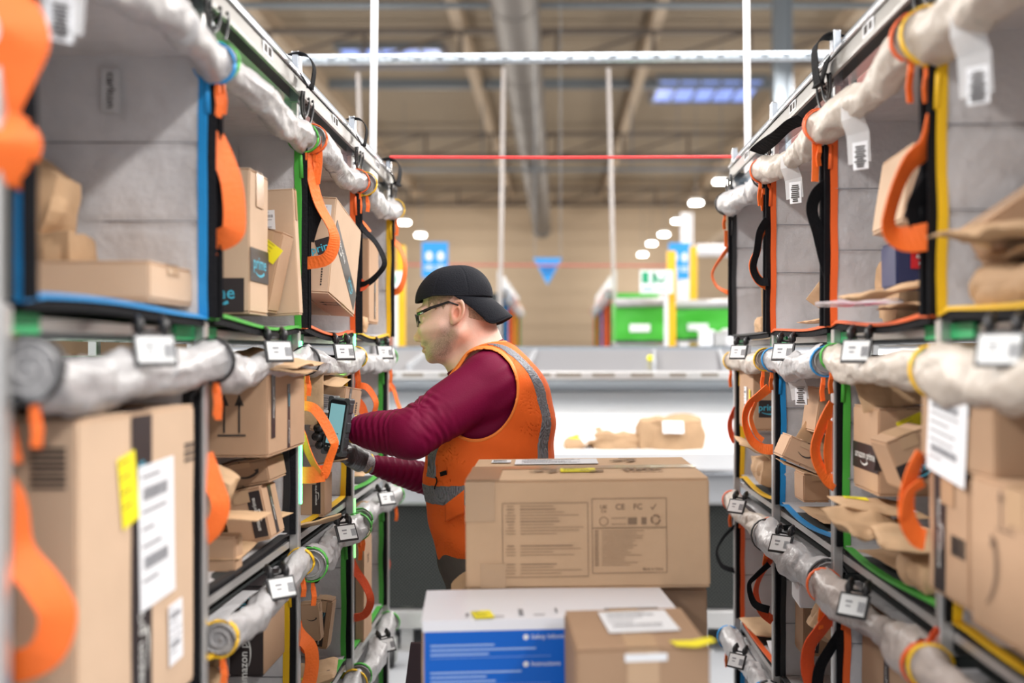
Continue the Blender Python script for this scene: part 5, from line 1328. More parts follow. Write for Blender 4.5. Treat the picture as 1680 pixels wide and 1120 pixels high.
# brown carton right front
sd_ = F / 1.5
dS = (.205, .225, .34); zs = CZ - (1067 - 580) / sd_
carton('small brown carton with white label and yellow tag, right front of the cart', (.124, 1.5 + .120, zs - dS[2] / 2), (dS[0], dS[1], zs - .532) if False else dS, (0, R(-.5), R(4)), 'card_dark',
       [d_label(dS, 'top', .06, .10, .115, .125, 2, seed=6), d_label(dS, 'front', .02, .465, .065, .012, 0, 'paper_strip', lines=1, code=False), d_bars(dS, 'left', .1, .1, .05, .08)])
SB = bpy.data.objects[[o.name for o in scene.objects if o.get('label', '').startswith('small brown carton with white label')][0]]
m_ = MB(); m_.grid(lambda u, v: (.050 + .062 * u - .006 * v, -.128 + .034 * v + .022 * abs(u - .45) * (1 - v), dS[2] / 2 + .0056 + .010 * max(0, u - .55)), 10, 6)
m_.build('yellow_tag', M['yellow_sticker'], SB, world=False, solidify=.001)
# carton under it so that it rests on the cart
dU = (.21, .235, zs - dS[2] - .535)
carton('lower brown carton carrying the small labelled carton on the cart', (.131, 1.62, .532 + dU[2] / 2 + .0015), (dU[0], dU[1], dU[2] - .010), (0, 0, R(-1)), 'card', [])
# cartons behind the blue one
zc = bzt - .006
carton('plain brown carton behind the blue box, carrying the big carton', (.085, 2.235, (zc + .532) / 2), (.45, .36, zc - .532 - .008), (0, 0, 0), 'card_dark', [])
paper_bag('tall crumpled brown parcel at the left behind the big carton', (-.197, 2.27, .532 + .215), (.085, .12, .44), seed=70, mm='kraft_dark', amp=.25)
# ---------------------------------------------------------------- the worker, modelled as smooth distance fields
def surface_nets(f, o, h):
    """polygons of the zero surface of the sampled field f"""
    s = f < 0; nx, ny, nz_ = f.shape
    cnt = np.zeros((nx - 1, ny - 1, nz_ - 1), np.int8)
    for i in (0, 1):
        for j in (0, 1):
            for k in (0, 1): cnt += s[i:nx - 1 + i, j:ny - 1 + j, k:nz_ - 1 + k]
    act = (cnt > 0) & (cnt < 8); idx = np.argwhere(act); ids = -np.ones(act.shape, np.int64); ids[act] = np.arange(len(idx))
    acc = np.zeros((len(idx), 3)); num = np.zeros(len(idx))
    c = [(0, 0, 0), (1, 0, 0), (0, 1, 0), (1, 1, 0), (0, 0, 1), (1, 0, 1), (0, 1, 1), (1, 1, 1)]
    for a in range(8):
        for b in range(a + 1, 8):
            d = np.array(c[b]) - np.array(c[a])
            if np.abs(d).sum() != 1: continue
            fa = f[idx[:, 0] + c[a][0], idx[:, 1] + c[a][1], idx[:, 2] + c[a][2]]; fb = f[idx[:, 0] + c[b][0], idx[:, 1] + c[b][1], idx[:, 2] + c[b][2]]
            m = (fa < 0) != (fb < 0); t = np.where(m, fa / np.where(m, fa - fb, 1), 0)
            acc += np.where(m[:, None], np.array(c[a]) + t[:, None] * d, 0); num += m
    v = (idx + acc / num[:, None]) * h + np.array(o)
    faces = []
    for ax in range(3):
        u, w = [(1, 2), (2, 0), (0, 1)][ax]
        sl0 = [slice(None)] * 3; sl1 = [slice(None)] * 3; sl0[ax] = slice(0, -1); sl1[ax] = slice(1, None)
        A = s[tuple(sl0)]; B = s[tuple(sl1)]
        e = np.argwhere(A != B); e = e[(e[:, u] > 0) & (e[:, w] > 0) & (e[:, u] < f.shape[u] - 1) & (e[:, w] < f.shape[w] - 1)]
        inside = A[e[:, 0], e[:, 1], e[:, 2]]
        q = []
        for du, dw in ((-1, -1), (0, -1), (0, 0), (-1, 0)):
            p = e.copy(); p[:, u] += du; p[:, w] += dw; q.append(ids[p[:, 0], p[:, 1], p[:, 2]])
        q = np.stack(q, 1); q[~inside] = q[~inside][:, ::-1]; faces.append(q)
    return v, np.concatenate(faces)
def field(lo, hi, h, fn):
    """sample fn over the box coarsely, then return the polygons"""
    lo = np.array(lo, float); hi = np.array(hi, float); n = np.ceil((hi - lo) / h).astype(int) + 1
    X, Y, Z = np.meshgrid(*[lo[i] + np.arange(n[i]) * h for i in range(3)], indexing='ij')
    return surface_nets(fn(X.astype(np.float32), Y.astype(np.float32), Z.astype(np.float32)), lo, h)
def smin(a, b, k): hh = np.clip(.5 + .5 * (b - a) / k, 0, 1); return b * (1 - hh) + a * hh - k * hh * (1 - hh)
def smax(a, b, k): return -smin(-a, -b, k)
def ell(X, Y, Z, c, r, rot=0):
    x, y, z = X - c[0], Y - c[1], Z - c[2]
    if rot: ca, sa = math.cos(rot), math.sin(rot); x, z = x * ca + z * sa, -x * sa + z * ca
    k0 = np.sqrt((x / r[0]) ** 2 + (y / r[1]) ** 2 + (z / r[2]) ** 2); k1 = np.sqrt((x / r[0] ** 2) ** 2 + (y / r[1] ** 2) ** 2 + (z / r[2] ** 2) ** 2)
    return k0 * (k0 - 1) / np.maximum(k1, 1e-6)
def cap(X, Y, Z, a, b, ra, rb, bulge=0):
    a = np.array(a); b = np.array(b); d = b - a
    t = np.clip(((X - a[0]) * d[0] + (Y - a[1]) * d[1] + (Z - a[2]) * d[2]) / (d @ d), 0, 1)
    return np.sqrt((X - a[0] - t * d[0]) ** 2 + (Y - a[1] - t * d[1]) ** 2 + (Z - a[2] - t * d[2]) ** 2) - (ra + (rb - ra) * t + bulge * np.sin(np.pi * t))
def np3(v): return np.array([v[0], v[1], v[2]])
def make(name, vf, mats, parent, smooth=True, matfn=None, post=None):
    v, f = vf
    if post is not None: v = post(v)
    me = bpy.data.meshes.new(name); me.from_pydata(v.tolist(), [], f.tolist()); me.update()
    o = link(name, me, mats, parent, True, smooth)
    return o
YW = 2.80
def HW(px, py, w=0.0): p = P(px, py, YW); return np.array([p.x, YW + w, p.z])      # a point of the head's side view, w across
S1 = YW / F                                                                      # metres per pixel in his plane
A_SH, A_EL, A_WR = np3(P(797, 632, 2.665)), np3(P(675, 712, 2.54)), np3(P(578, 704, 2.62))
B_SH, B_EL, B_WR = np3(P(800, 635, 2.96)), np3(P(735, 794, 3.00)), np3(P(604, 760, 2.86))

def head(X, Y, Z, g=0.0):
    yy = np.abs(Y - YW) 
    d = ell(X, Y, Z, HW(750, 500), (.094, .077, .096), R(-8))
    d = smin(d, ell(X, Y, Z, HW(727, 533), (.063, .060, .088), R(-12)), .028)
    d = smin(d, ell(X, Y, Z, HW(718, 578), (.024, .030, .023), R(15)), .026)                 # chin
    j = cap(X, yy, Z, HW(721, 579, .014) * [1, 0, 1] + [0, .018, 0], HW(757, 545) * [1, 0, 1] + [0, .052, 0], .022, .028)
    d = smin(d, j, .022)
    d = smin(d, cap(X, yy, Z, HW(700, 541) * [1, 0, 1] + [0, .034, 0], HW(728, 536) * [1, 0, 1] + [0, .052, 0], .018, .018), .02)   # cheek bone
    d = smin(d, cap(X, yy, Z, HW(690, 511) * [1, 0, 1] + [0, .008, 0], HW(698, 511) * [1, 0, 1] + [0, .040, 0], .011, .010), .014)  # brow
    eye = np.sqrt((X - HW(691, 527)[0]) ** 2 + (yy - .031) ** 2 + (Z - HW(691, 526)[2]) ** 2) - .013
    d = smax(d, -eye, .012)
    ball = np.sqrt((X - HW(700, 527)[0]) ** 2 + (yy - .030) ** 2 + (Z - HW(700, 526)[2]) ** 2) - .0135
    d = smin(d, ball, .003)
    lid = cap(X, yy, Z, HW(695, 522) * [1, 0, 1] + [0, .020, 0], HW(698, 524) * [1, 0, 1] + [0, .040, 0], .004, .004); d = smin(d, lid, .004)
    d = smin(d, cap(X, Y, Z, HW(698, 519), HW(691, 547), .0085, .0130), .008)                  # nose
    d = smin(d, cap(X, Y, Z, HW(691, 549), HW(686, 553.5), .0125, .0128), .005)
    d = smin(d, ell(X, yy, Z, HW(692, 555) * [1, 0, 1] + [0, .012, 0], (.0125, .0085, .0105)), .004)
    d = smax(d, -ell(X, yy, Z, HW(689, 561) * [1, 0, 1] + [0, .0065, 0], (.005, .0035, .004)), .002)
    d = smin(d, cap(X, Y, Z, HW(705, 562), HW(710, 583), .020, .019), .014)                  # mouth area
    d = smin(d, cap(X, yy, Z, HW(693, 566.5) * [1, 0, 1], HW(699, 568) * [1, 0, 1] + [0, .020, 0], .0050, .0032), .004)
    d = smin(d, cap(X, yy, Z, HW(695.5, 575.5) * [1, 0, 1], HW(700, 574.5) * [1, 0, 1] + [0, .018, 0], .0058, .0034), .004)
    d = smax(d, -cap(X, yy, Z, HW(689, 570.8) * [1, 0, 1], HW(708, 573.5) * [1, 0, 1] + [0, .030, 0], .0022, .0020), .003)
    d = smin(d, ell(X, Y, Z, HW(709, 587), (.014, .018, .013)), .010)
    # ears
    ex, ez = HW(755, 0)[0], HW(0, 514)[2]
    r_ = R(-10); x2 = (X - ex) * math.cos(r_) + (Z - ez) * math.sin(r_); z2 = -(X - ex) * math.sin(r_) + (Z - ez) * math.cos(r_)
    tilt = (yy - .0815) - (x2 * .45)
    rr = np.sqrt((x2 / .0165) ** 2 + ((z2 - .004) / .028) ** 2)
    rim = np.sqrt(((rr - 1) * .019) ** 2 + tilt ** 2) - .0046
    bowl = np.sqrt(np.maximum(rr - .95, 0) ** 2 * .019 ** 2 + (tilt + .007) ** 2) - .0042
    anti = np.sqrt(((np.sqrt(((x2 + .002) / .0085) ** 2 + ((z2 + .001) / .016) ** 2) - 1) * .011) ** 2 + (tilt + .001) ** 2) - .0034
    conch = ell(x2, tilt, z2, (-.002, -.001, -.004), (.0075, .0055, .011))
    ear = smin(smin(rim, bowl, .004), anti, .003); ear = smax(ear, -conch, .003)
    ear = smin(ear, ell(x2, tilt, z2, (-.007, 0, -.027), (.0085, .0045, .010)), .005)
    ear = smin(ear, ell(x2, tilt, z2, (-.0155, .001, -.004), (.004, .004, .006)), .003)
    d = smin(d, ear, .006)
    return d
def neck(X, Y, Z):
    d = cap(X, Y, Z, HW(770, 532), HW(789, 585), .058, .068)
    d = smin(d, cap(X, Y, Z, HW(738, 572), HW(768, 612), .036, .050), .03)
    d = smin(d, cap(X, Y, Z, HW(788, 520), HW(797, 560), .030, .040), .03)
    return d
def torso(X, Y, Z, loose=0.0):
    d = ell(X, Y, Z, HW(818, 652), (.118, .185, .150), R(10))
    d = smin(d, ell(X, Y, Z, HW(790, 690), (.120, .165, .150)), .06)
    d = smin(d, ell(X, Y, Z, HW(802, 775), (.158 + loose, .178 + loose, .165)), .08)
    d = smin(d, ell(X, Y, Z, HW(806, 880), (.142 + loose, .172 + loose, .150)), .07)
    yy = np.abs(Y - YW)
    d = smin(d, cap(X, yy, Z, HW(812, 600) * [1, 0, 1], HW(806, 626) * [1, 0, 1] + [0, .135, 0], .050, .068), .05)
    return d
def arms(X, Y, Z):
    a = cap(X, Y, Z, A_SH, A_EL, .078, .060, .004); b = cap(X, Y, Z, A_EL, A_WR, .058, .033, .009)
    c = cap(X, Y, Z, B_SH, B_EL, .074, .052, .002); d = cap(X, Y, Z, B_EL, B_WR, .050, .025, .006)
    return smin(a, b, .030), smin(c, d, .02)
def seat_pelvis(X, Y, Z, o=0):
    d = ell(X, Y, Z, (-.185, YW, CZ - .56), (.145 + o, .170 + o, .13))
    for sg in (-1, 1):
        hip = (-.185, YW + sg * .09, CZ - .62); kn = (-.215, YW + sg * .105, .50); an = (-.175, YW + sg * .115, .09)
        d = smin(d, cap(X, Y, Z, hip, kn, .098 + o, .066 + o), .04); d = smin(d, cap(X, Y, Z, kn, an, .064 + o, .048 + o, .006), .03)
    return d

# hands: wrist, palm, fingers as chains of tapering capsules
def hand(X, Y, Z, wr, palm, fingers, thumb, r0=0.0):
    d = cap(X, Y, Z, wr, palm[0], .026 + r0, .025 + r0)
    for a, b, ra, rb in palm[1:]: d = smin(d, cap(X, Y, Z, a, b, ra + r0, rb + r0), .012)
    for ch in fingers + [thumb]:
        n = len(ch)
        fd = None
        for i in range(n - 1):
            ra = (.0100, .0092, .0086, .0078)[i]; rb = (.0092, .0086, .0078, .0070)[i]
            c_ = cap(X, Y, Z, ch[i], ch[i + 1], ra + r0, rb + r0); fd = c_ if fd is None else smin(fd, c_, .003)
        d = smin(d, fd, .005)
    return d
# scanner
DV = dict(tl=(542.5, 655), tr=(577, 652), br=(566.5, 745), bl=(531, 743))
YD = 2.56
dvc = P(554.5, 699, YD)
# near (left) hand: behind the scanner, fingers wrapping its left edge
def q3(px, py, Y): return np3(P(px, py, Y))
LH_p0 = q3(572, 704, 2.632)
LH = (LH_p0, [q3(569, 704, 2.625),
      (q3(568, 690, 2.625), q3(547, 688, 2.618), .015, .013), (q3(568, 699, 2.626), q3(546, 699, 2.618), .016, .014),
      (q3(568, 709, 2.626), q3(546, 711, 2.618), .016, .014), (q3(568, 717, 2.625), q3(548, 722, 2.618), .014, .012)],
      [[q3(547, 687, 2.618), q3(533, 686, 2.612), q3(527, 689, 2.585), q3(531, 690, 2.562)],
       [q3(546, 698, 2.618), q3(529, 699, 2.612), q3(521, 702, 2.585), q3(526, 703, 2.562)],
       [q3(546, 710, 2.618), q3(528, 713, 2.612), q3(518, 716, 2.585), q3(523, 717, 2.562)],
       [q3(548, 721, 2.618), q3(533, 726, 2.612), q3(524, 730, 2.590), q3(526, 730, 2.570)]],
      [q3(569, 692, 2.62), q3(574, 682, 2.598), q3(575, 674, 2.578), q3(572, 668, 2.560)])
RH = (q3(596, 755, 2.83), [q3(593, 753, 2.81),
      (q3(592, 746, 2.80), q3(576, 735, 2.74), .015, .013), (q3(590, 752, 2.80), q3(573, 742, 2.735), .016, .014), (q3(589, 759, 2.80), q3(572, 750, 2.735), .016, .013), (q3(588, 764, 2.80), q3(573, 757, 2.74), .014, .012)],
      [[q3(576, 734, 2.74), q3(562, 725, 2.70), q3(550, 722, 2.68), q3(541, 722, 2.67)],
       [q3(573, 741, 2.735), q3(559, 733, 2.695), q3(546, 731, 2.675), q3(536, 731, 2.668)],
       [q3(572, 749, 2.735), q3(558, 742, 2.695), q3(546, 740, 2.675), q3(537, 739, 2.668)],
       [q3(573, 756, 2.74), q3(561, 751, 2.705), q3(551, 750, 2.69), q3(543, 749, 2.68)]],
      [q3(590, 748, 2.80), q3(579, 739, 2.765), q3(572, 736, 2.72), q3(567, 738, 2.69)])
def hfield(H, r0): return lambda X, Y, Z: hand(X, Y, Z, H[0], H[1], H[2], H[3], r0)
def body_fn(X, Y, Z):
    d = smin(head(X, Y, Z), neck(X, Y, Z), .022)
    t = torso(X, Y, Z) + .012; d = smin(d, t, .03)
    a, b = arms(X, Y, Z); d = np.minimum(d, np.minimum(a, b) + .010)
    return d

worker = thing('person', 'man in backwards black cap, glasses and orange vest holding a handheld scanner', 'person', (-.19, YW, 0))
SKIN = mat('skin', (0.86, 0.555, 0.44), .45, noise_amt=.05, noise_scale=40, bump=.12, bump_scale=300, sub=.12)
HAIRM = mat('short_fair_hair', (0.60, 0.38, 0.26), .7, noise_amt=.25, noise_scale=150, bump=.8, bump_scale=500)
SHIRT = mat('maroon_stretch_shirt', (0.155, 0.003, 0.034), .55, bump=.08, bump_scale=250, spec=.12)
VEST = mat('orange_high_visibility_fabric', (1.0, 0.165, 0.025), .7, spec=.2, bump=.12, bump_scale=30, noise_amt=.02)
REFL = mat('grey_reflective_tape', (0.22, 0.225, 0.25), .45, bump=.1, bump_scale=60, spec=.4)
BIND = mat('bright_orange_binding', (1.0, 0.26, 0.04), .6)
CAPM = mat('black_cap_cloth', (0.008, 0.009, 0.014), .8, weave=0, bump=.25, bump_scale=260, spec=.25)
KNIT = mat('grey_speckled_knit', (0.10, 0.10, 0.11), .8, col2=(0.50, 0.50, 0.52), noise_scale=210, bump=.5, bump_scale=350)
GLOVB = mat('black_glove_coating', (0.018, 0.018, 0.02), .38, bump=.3, bump_scale=80)
JEANS = mat('dark_trousers', (0.10, 0.085, 0.075), .8, bump=.2, bump_scale=60)

# body: head and neck fine, torso and arms coarser, hands fine: one continuous skin surface
def body_full(X, Y, Z):
    d = body_fn(X, Y, Z)
    d = np.minimum(d, seat_pelvis(X, Y, Z) + .012)
    d = smin(d, hfield(LH, -.004)(X, Y, Z), .003); d = smin(d, hfield(RH, -.004)(X, Y, Z), .004)
    return d
hb_lo, hb_hi = HW(672, 605) + [0, -.105, -.04], HW(835, 436) + [0, .105, 0]
# the distance fields join in one mesh: the fine head block replaces the coarse one above the collar line
vh, fh = field((-.66, YW - .36, CZ - .64), (.06, YW + .36, CZ + .26), .0046, body_full)
zc_ = CZ + (580 - 607) / F * YW
# fine head
vf_, ff_ = field(hb_lo, hb_hi, .0017, body_fn)
def cut(v, f, keep):
    k = keep[f].all(1); f = f[k]; used = np.unique(f); mp = -np.ones(len(v), np.int64); mp[used] = np.arange(len(used)); return v[used], mp[f]
cx_ = HW(850, 0)[0]
inhead = lambda v: (v[:, 2] > hb_lo[2] + .02) & (np.abs(v[:, 1] - YW) < .098) & (v[:, 0] > hb_lo[0] + .004) & (v[:, 0] < hb_hi[0] - .006)
v1, f1 = cut(vh, fh, ~((vh[:, 2] > hb_lo[2] + .026) & (np.abs(vh[:, 1] - YW) < .092) & (vh[:, 0] < hb_hi[0] - .012)))
v2, f2 = cut(vf_, ff_, inhead(vf_))
bv = np.concatenate([v1, v2]); bf = np.concatenate([f1, f2 + len(v1)])
def hand_extra():
    out = []
    for H, lo, hi in ((LH, (-.66, 2.53, CZ - .30), (-.50, 2.68, CZ - .12)), (RH, (-.66, 2.63, CZ - .35), (-.50, 2.88, CZ - .21))): pass
    return out
body = make('body', (bv, bf), [SKIN], worker)
# colour variation of the skin itself: stubble on the jaw, redder ears and nape
ca_ = body.data.color_attributes.new('skin_tone', 'FLOAT_COLOR', 'POINT')
pv = bv; n_ = len(pv); pxv = 914 + pv[:, 0] * F / YW; pyv = 580 - (pv[:, 2] - CZ) * F / YW
def blob(cx, cy, rx, ry, ro=0, p=2.0):
    c_, s_ = math.cos(R(ro)), math.sin(R(ro)); x = ((pxv - cx) * c_ + (pyv - cy) * s_) / rx; y = (-(pxv - cx) * s_ + (pyv - cy) * c_) / ry
    return np.clip(1.25 - np.sqrt(x * x + y * y), 0, 1) ** .8
beard = np.clip(blob(718, 577, 24, 20) + blob(737, 556, 15, 26, 25) + blob(699, 563, 6, 5) * .7, 0, 1)
red = np.clip(blob(755, 514, 12, 22) * .9 + blob(797, 530, 16, 22) * .7 + blob(686, 553, 8, 7) * .5 + blob(768, 550, 24, 14) * .35, 0, 1)
lips = blob(694, 571, 6, 5)
cols = np.zeros((n_, 4), np.float32); cols[:, 0] = beard; cols[:, 1] = red; cols[:, 2] = lips; cols[:, 3] = 1
ca_.data.foreach_set('color', cols.ravel())
nt = SKIN.node_tree; bs = nt.nodes['Principled BSDF']; src = bs.inputs['Base Color'].links[0].from_socket
at_ = nt.nodes.new('ShaderNodeAttribute'); at_.attribute_name = 'skin_tone'
sp = nt.nodes.new('ShaderNodeSeparateColor'); nt.links.new(at_.outputs['Color'], sp.inputs['Color'])
tcn = nt.nodes.new('ShaderNodeTexCoord'); nn_ = nt.nodes.new('ShaderNodeTexNoise'); nn_.inputs['Scale'].default_value = 420; nn_.inputs['Detail'].default_value = 3
nt.links.new(tcn.outputs['Object'], nn_.inputs['Vector'])
mu = nt.nodes.new('ShaderNodeMath'); mu.operation = 'MULTIPLY'; nt.links.new(sp.outputs[0], mu.inputs[0]); nt.links.new(nn_.outputs['Fac'], mu.inputs[1]); mu.use_clamp = True
mu2 = nt.nodes.new('ShaderNodeMath'); mu2.operation = 'MULTIPLY'; mu2.inputs[1].default_value = 1.35; nt.links.new(mu.outputs[0], mu2.inputs[0]); mu2.use_clamp = True; mu = mu2
def mixn(fac, a, col):
    mx = nt.nodes.new('ShaderNodeMix'); mx.data_type = 'RGBA'; nt.links.new(fac, mx.inputs[0]); nt.links.new(a, mx.inputs[6]); mx.inputs[7].default_value = (*col, 1); return mx.outputs[2]
s3 = mixn(sp.outputs[1], src, (0.85, 0.34, 0.22)); s4 = mixn(mu.outputs[0], s3, (0.22, 0.14, 0.10)); s5 = mixn(sp.outputs[2], s4, (0.70, 0.28, 0.24))
nt.links.new(s5, bs.inputs['Base Color'])

# hair under the cap: temple and nape
def hair_fn(X, Y, Z):
    yy = np.abs(Y - YW)
    d = smin(head(X, Y, Z), neck(X, Y, Z), .022) - .0009
    px = 914 + X * F / YW; py = 580 - (Z - CZ) * F / YW
    reg = np.where(px < 752, np.maximum(py - (504 + 6 * np.sin(px * .5) + np.maximum(px - 736, 0) * 1.2), 706 - px), py - (522 + (px - 770) * .25)) * S1
    reg = np.maximum(reg, (478 - py) * S1); reg = np.maximum(reg, (1 - np.sqrt(((px - 755) / 17) ** 2 + ((py - 515) / 28) ** 2)) * .03)
    reg = reg + .0012 * np.sin(px * 2.1) * np.sin(py * 1.3)
    return np.maximum(d, reg)
make('hair', field(HW(690, 535) + [0, -.1, 0], HW(830, 470) + [0, .1, 0], .0024, hair_fn), [HAIRM], worker)

# cap
capc = HW(745, 493)
def cap_shell(X, Y, Z):
    px = 914 + X * F / YW; py = 580 - (Z - CZ) * F / YW
    o = ell(X, Y, Z, HW(744, 494), (.1075, .0885, .0955))
    o = smin(o, ell(X, Y, Z, HW(757, 478), (.080, .074, .068)), .03)
    o = o + .0012 * np.sin((X * 1.0 + Z * .25) * 55) * np.clip((Z - capc[2]) * 14, 0, 1)
    th = np.abs(np.arctan2(Y - YW, X - capc[0]))                        # panel seams
    for s_ in (0.0, PI / 3, 2 * PI / 3, PI): o = o + .0011 * np.exp(-((th - s_) / .025) ** 2)
    line = 489 + np.clip((712 - px) * .30, -1, 9) + np.clip(px - 770, 0, 60) * -.02
    i = o + .004
    return np.maximum(np.maximum(o, -i), (py - line) * S1)
worker_cap = make('cap', field(HW(676, 502) + [0, -.1, 0], HW(815, 436) + [0, .1, 0], .0019, cap_shell), [CAPM], worker)
m_ = MB(); pts = []
for q in range(60):
    a = 2 * PI * q / 60; x = capc[0] + math.cos(a) * -.107; y = YW + math.sin(a) * .0885
    px = 914 + x * F / YW; line = 489 + min(max((712 - px) * .30, -1), 9) + min(max(px - 770, 0), 60) * -.02
    pts.append((x, y, CZ - (line - 1.2 - 580) / F * YW))
m_.tube(pts, .0022, 6, closed=True); m_.build('cap_hem', CAPM, worker_cap, smooth=True)
def brim_pt(u, v, off=0):
    a = (u * 2 - 1); th = a * R(84); b = v
    bx = capc[0] + 0.104 * math.cos(th) - .004; by = YW + .088 * math.sin(th); bz = CZ - (489 - 580) / F * YW + .002
    out = (.062 + .030 * abs(a) ** 1.6) * (1 - .0 * a * a); dr = .052 + .040 * abs(a) ** 2
    shape = 1 - .10 * abs(a) ** 6
    x = bx + out * b * shape; z = bz - dr * (b ** 1.15) * (1 - .35 * abs(a) ** 8) ; y = by - math.copysign(1, a) * .012 * b * abs(a)
    return (x, y, z + off)
m_ = MB(); m_.grid(lambda u, v: brim_pt(u, v), 40, 12); m_.build('cap_brim', CAPM, worker_cap, smooth=True, solidify=.004)
m_ = MB(); m_.tube([brim_pt(i / 40, 1) for i in range(41)], .0028, 6)
for r_ in (.25, .45, .65, .82): m_.tube([brim_pt(i / 40, r_, .0021) for i in range(41)], .0005, 4)
m_.build('brim_stitching', CAPM, worker_cap, smooth=True)
m_ = MB(); cc = HW(797, 470); 
for k in range(7):
    an = R(20 + k * 22); pts = []
    for q in range(6):
        r_ = .006 + .010 * q / 5; px = 797 + math.cos(an) * r_ / S1 * .45; py = 470 - math.sin(an) * r_ / S1
        X_ = (px - 914) * S1; Z_ = (580 - py) * S1
        e_ = 1 - ((X_ - (744 - 914) * S1) / .1075) ** 2 - ((Z_ - (580 - 494) * S1) / .0955) ** 2
        pts.append((X_, YW - .0885 * math.sqrt(max(e_, .01)) - .004, CZ + Z_))
    m_.tube(pts, .0009, 5)
m_.build('embroidery', mat('dark_grey_thread', (.05, .05, .055), .5), worker_cap, smooth=True)

# glasses
GL = mat('black_glasses_frame', (.012, .012, .014), .2); LENS = mat('glasses_lens', (.8, .95, .9), .05, alpha=.10, spec=.8)
gl = MB()
for sg in (-1, 1):
    hinge = HW(690, 517, sg * .066); gl.ribbon([hinge, HW(712, 507, sg * .073), HW(741, 497.5, sg * .079), HW(757, 503, sg * .082)], (0, .12, 1), [.0095, .0080, .0050, .0040], .0028)
    c0 = HW(685, 527, sg * .034)
    pts = []
    for q in range(25):
        a = 2 * PI * q / 24; ey = .027 * math.copysign(abs(math.cos(a)) ** .6, math.cos(a)); ez = .0165 * math.copysign(abs(math.sin(a)) ** .6, math.sin(a))
        pts.append(np3(c0) + np.array([.0015 + abs(ey + .0) * .0 + (sg * ey + .01) ** 2 * 3.5 + ez * -.16, ey, ez]))
    gl.tube(pts[:-1], [.0013 + (.0010 if p[2] > c0[2] else 0) for p in pts[:-1]], 6, closed=True)
    gl.tube([pts[0] if sg > 0 else pts[12], hinge], .0022, 6)
    gl.tube([HW(689, 527, sg * .012), HW(692, 533, sg * .011)], .0018, 6)
gl.tube([HW(685, 522, -.009), HW(683.5, 520, 0), HW(685, 522, .009)], .0016, 6)
gob = gl.build('glasses', GL, worker, smooth=True)
for sg in (-1, 1):
    m_ = MB(); c0 = HW(685, 527, sg * .034)
    m_.grid(lambda u, v: tuple(np3(c0) + np.array([.0015 + (sg * (u - .5) * .050 + .01) ** 2 * 3.5 + (v - .5) * .03 * -.16, (u - .5) * .050, (v - .5) * .030])), 6, 4)
    m_.build('lens', LENS, gob, smooth=True)
m_ = MB(); a_ = HW(695, 515.2, -.0695); m_.box(tuple(a_ + np.array([0.004, -.0012, 0])), (.009, .0006, .0016), (0, R(-24), 0)); m_.build('temple_logo', M['tapetext'], gob)

# shirt with stretch wrinkles
def wr(X, Y, Z, a, b, amp, k, t0, t1, side=None, seed=0.0):
    d = b - a; L = np.sqrt(d @ d); t = ((X - a[0]) * d[0] + (Y - a[1]) * d[1] + (Z - a[2]) * d[2]) / L
    tt = t / L; n = np.sin(t * k + 2.1 * np.sin((Z) * 60 + seed) + 1.2 * np.sin(Y * 75 + seed)) + .5 * np.sin(t * k * 1.73 + 1.7 * np.sin(Z * 43 + seed * 2))
    m = np.clip((tt - t0) * 6, 0, 1) * np.clip((t1 - tt) * 6, 0, 1)
    return amp * n * m
def shirt_fn(X, Y, Z):
    a, b = arms(X, Y, Z)
    a = a - wr(X, Y, Z, A_EL, A_WR, .0013, 330, .05, 1.1, seed=1) - wr(X, Y, Z, A_SH, A_EL, .0011, 210, .55, 1.12, seed=2)
    b = b - wr(X, Y, Z, B_EL, B_WR, .0011, 330, .0, 1.1, seed=3)
    ee = A_EL + np.array([.02, .04, .07])            # folds in the bend of the elbow
    rr = np.sqrt((X - ee[0]) ** 2 + (Y - ee[1]) ** 2 + (Z - ee[2]) ** 2); ang = np.arctan2(Z - ee[2], X - ee[0])
    a = a - .0022 * np.sin(ang * 11 + Y * 30) * np.exp(-(rr / .07) ** 2)
    dw = np.array(A_WR) - A_EL; la = ((X - A_WR[0]) * dw[0] + (Y - A_WR[1]) * dw[1] + (Z - A_WR[2]) * dw[2]) / np.sqrt(dw @ dw)
    a = np.maximum(a, la + .007)
    dw = np.array(B_WR) - B_EL; lb = ((X - B_WR[0]) * dw[0] + (Y - B_WR[1]) * dw[1] + (Z - B_WR[2]) * dw[2]) / np.sqrt(dw @ dw)
    b = np.maximum(b, lb - .002)
    t = torso(X, Y, Z) - .001 - .0018 * np.sin((Z - X * .5) * 120 + 2 * np.sin(X * 30)) * np.clip((YW - .10 - Y) * 20, 0, 1)
    d = smin(smin(t, a, .020), b, .02)
    nk = neck(X, Y, Z)
    d = smin(d, np.maximum(nk - .004, Z - (CZ + (580 - 584) / F * YW + (X - HW(760, 0)[0]) * .75)), .01)
    neckcut = Z - (CZ + (580 - 572) / F * YW + (X - HW(770, 0)[0]) * .62)
    return np.maximum(np.maximum(d, CZ - .62 - Z), np.where(X < -.40, -1.0, neckcut + .030))
make('shirt', field((-.59, YW - .36, CZ - .66), (.07, YW + .32, CZ + .06), .0031, shirt_fn), [SHIRT], worker)

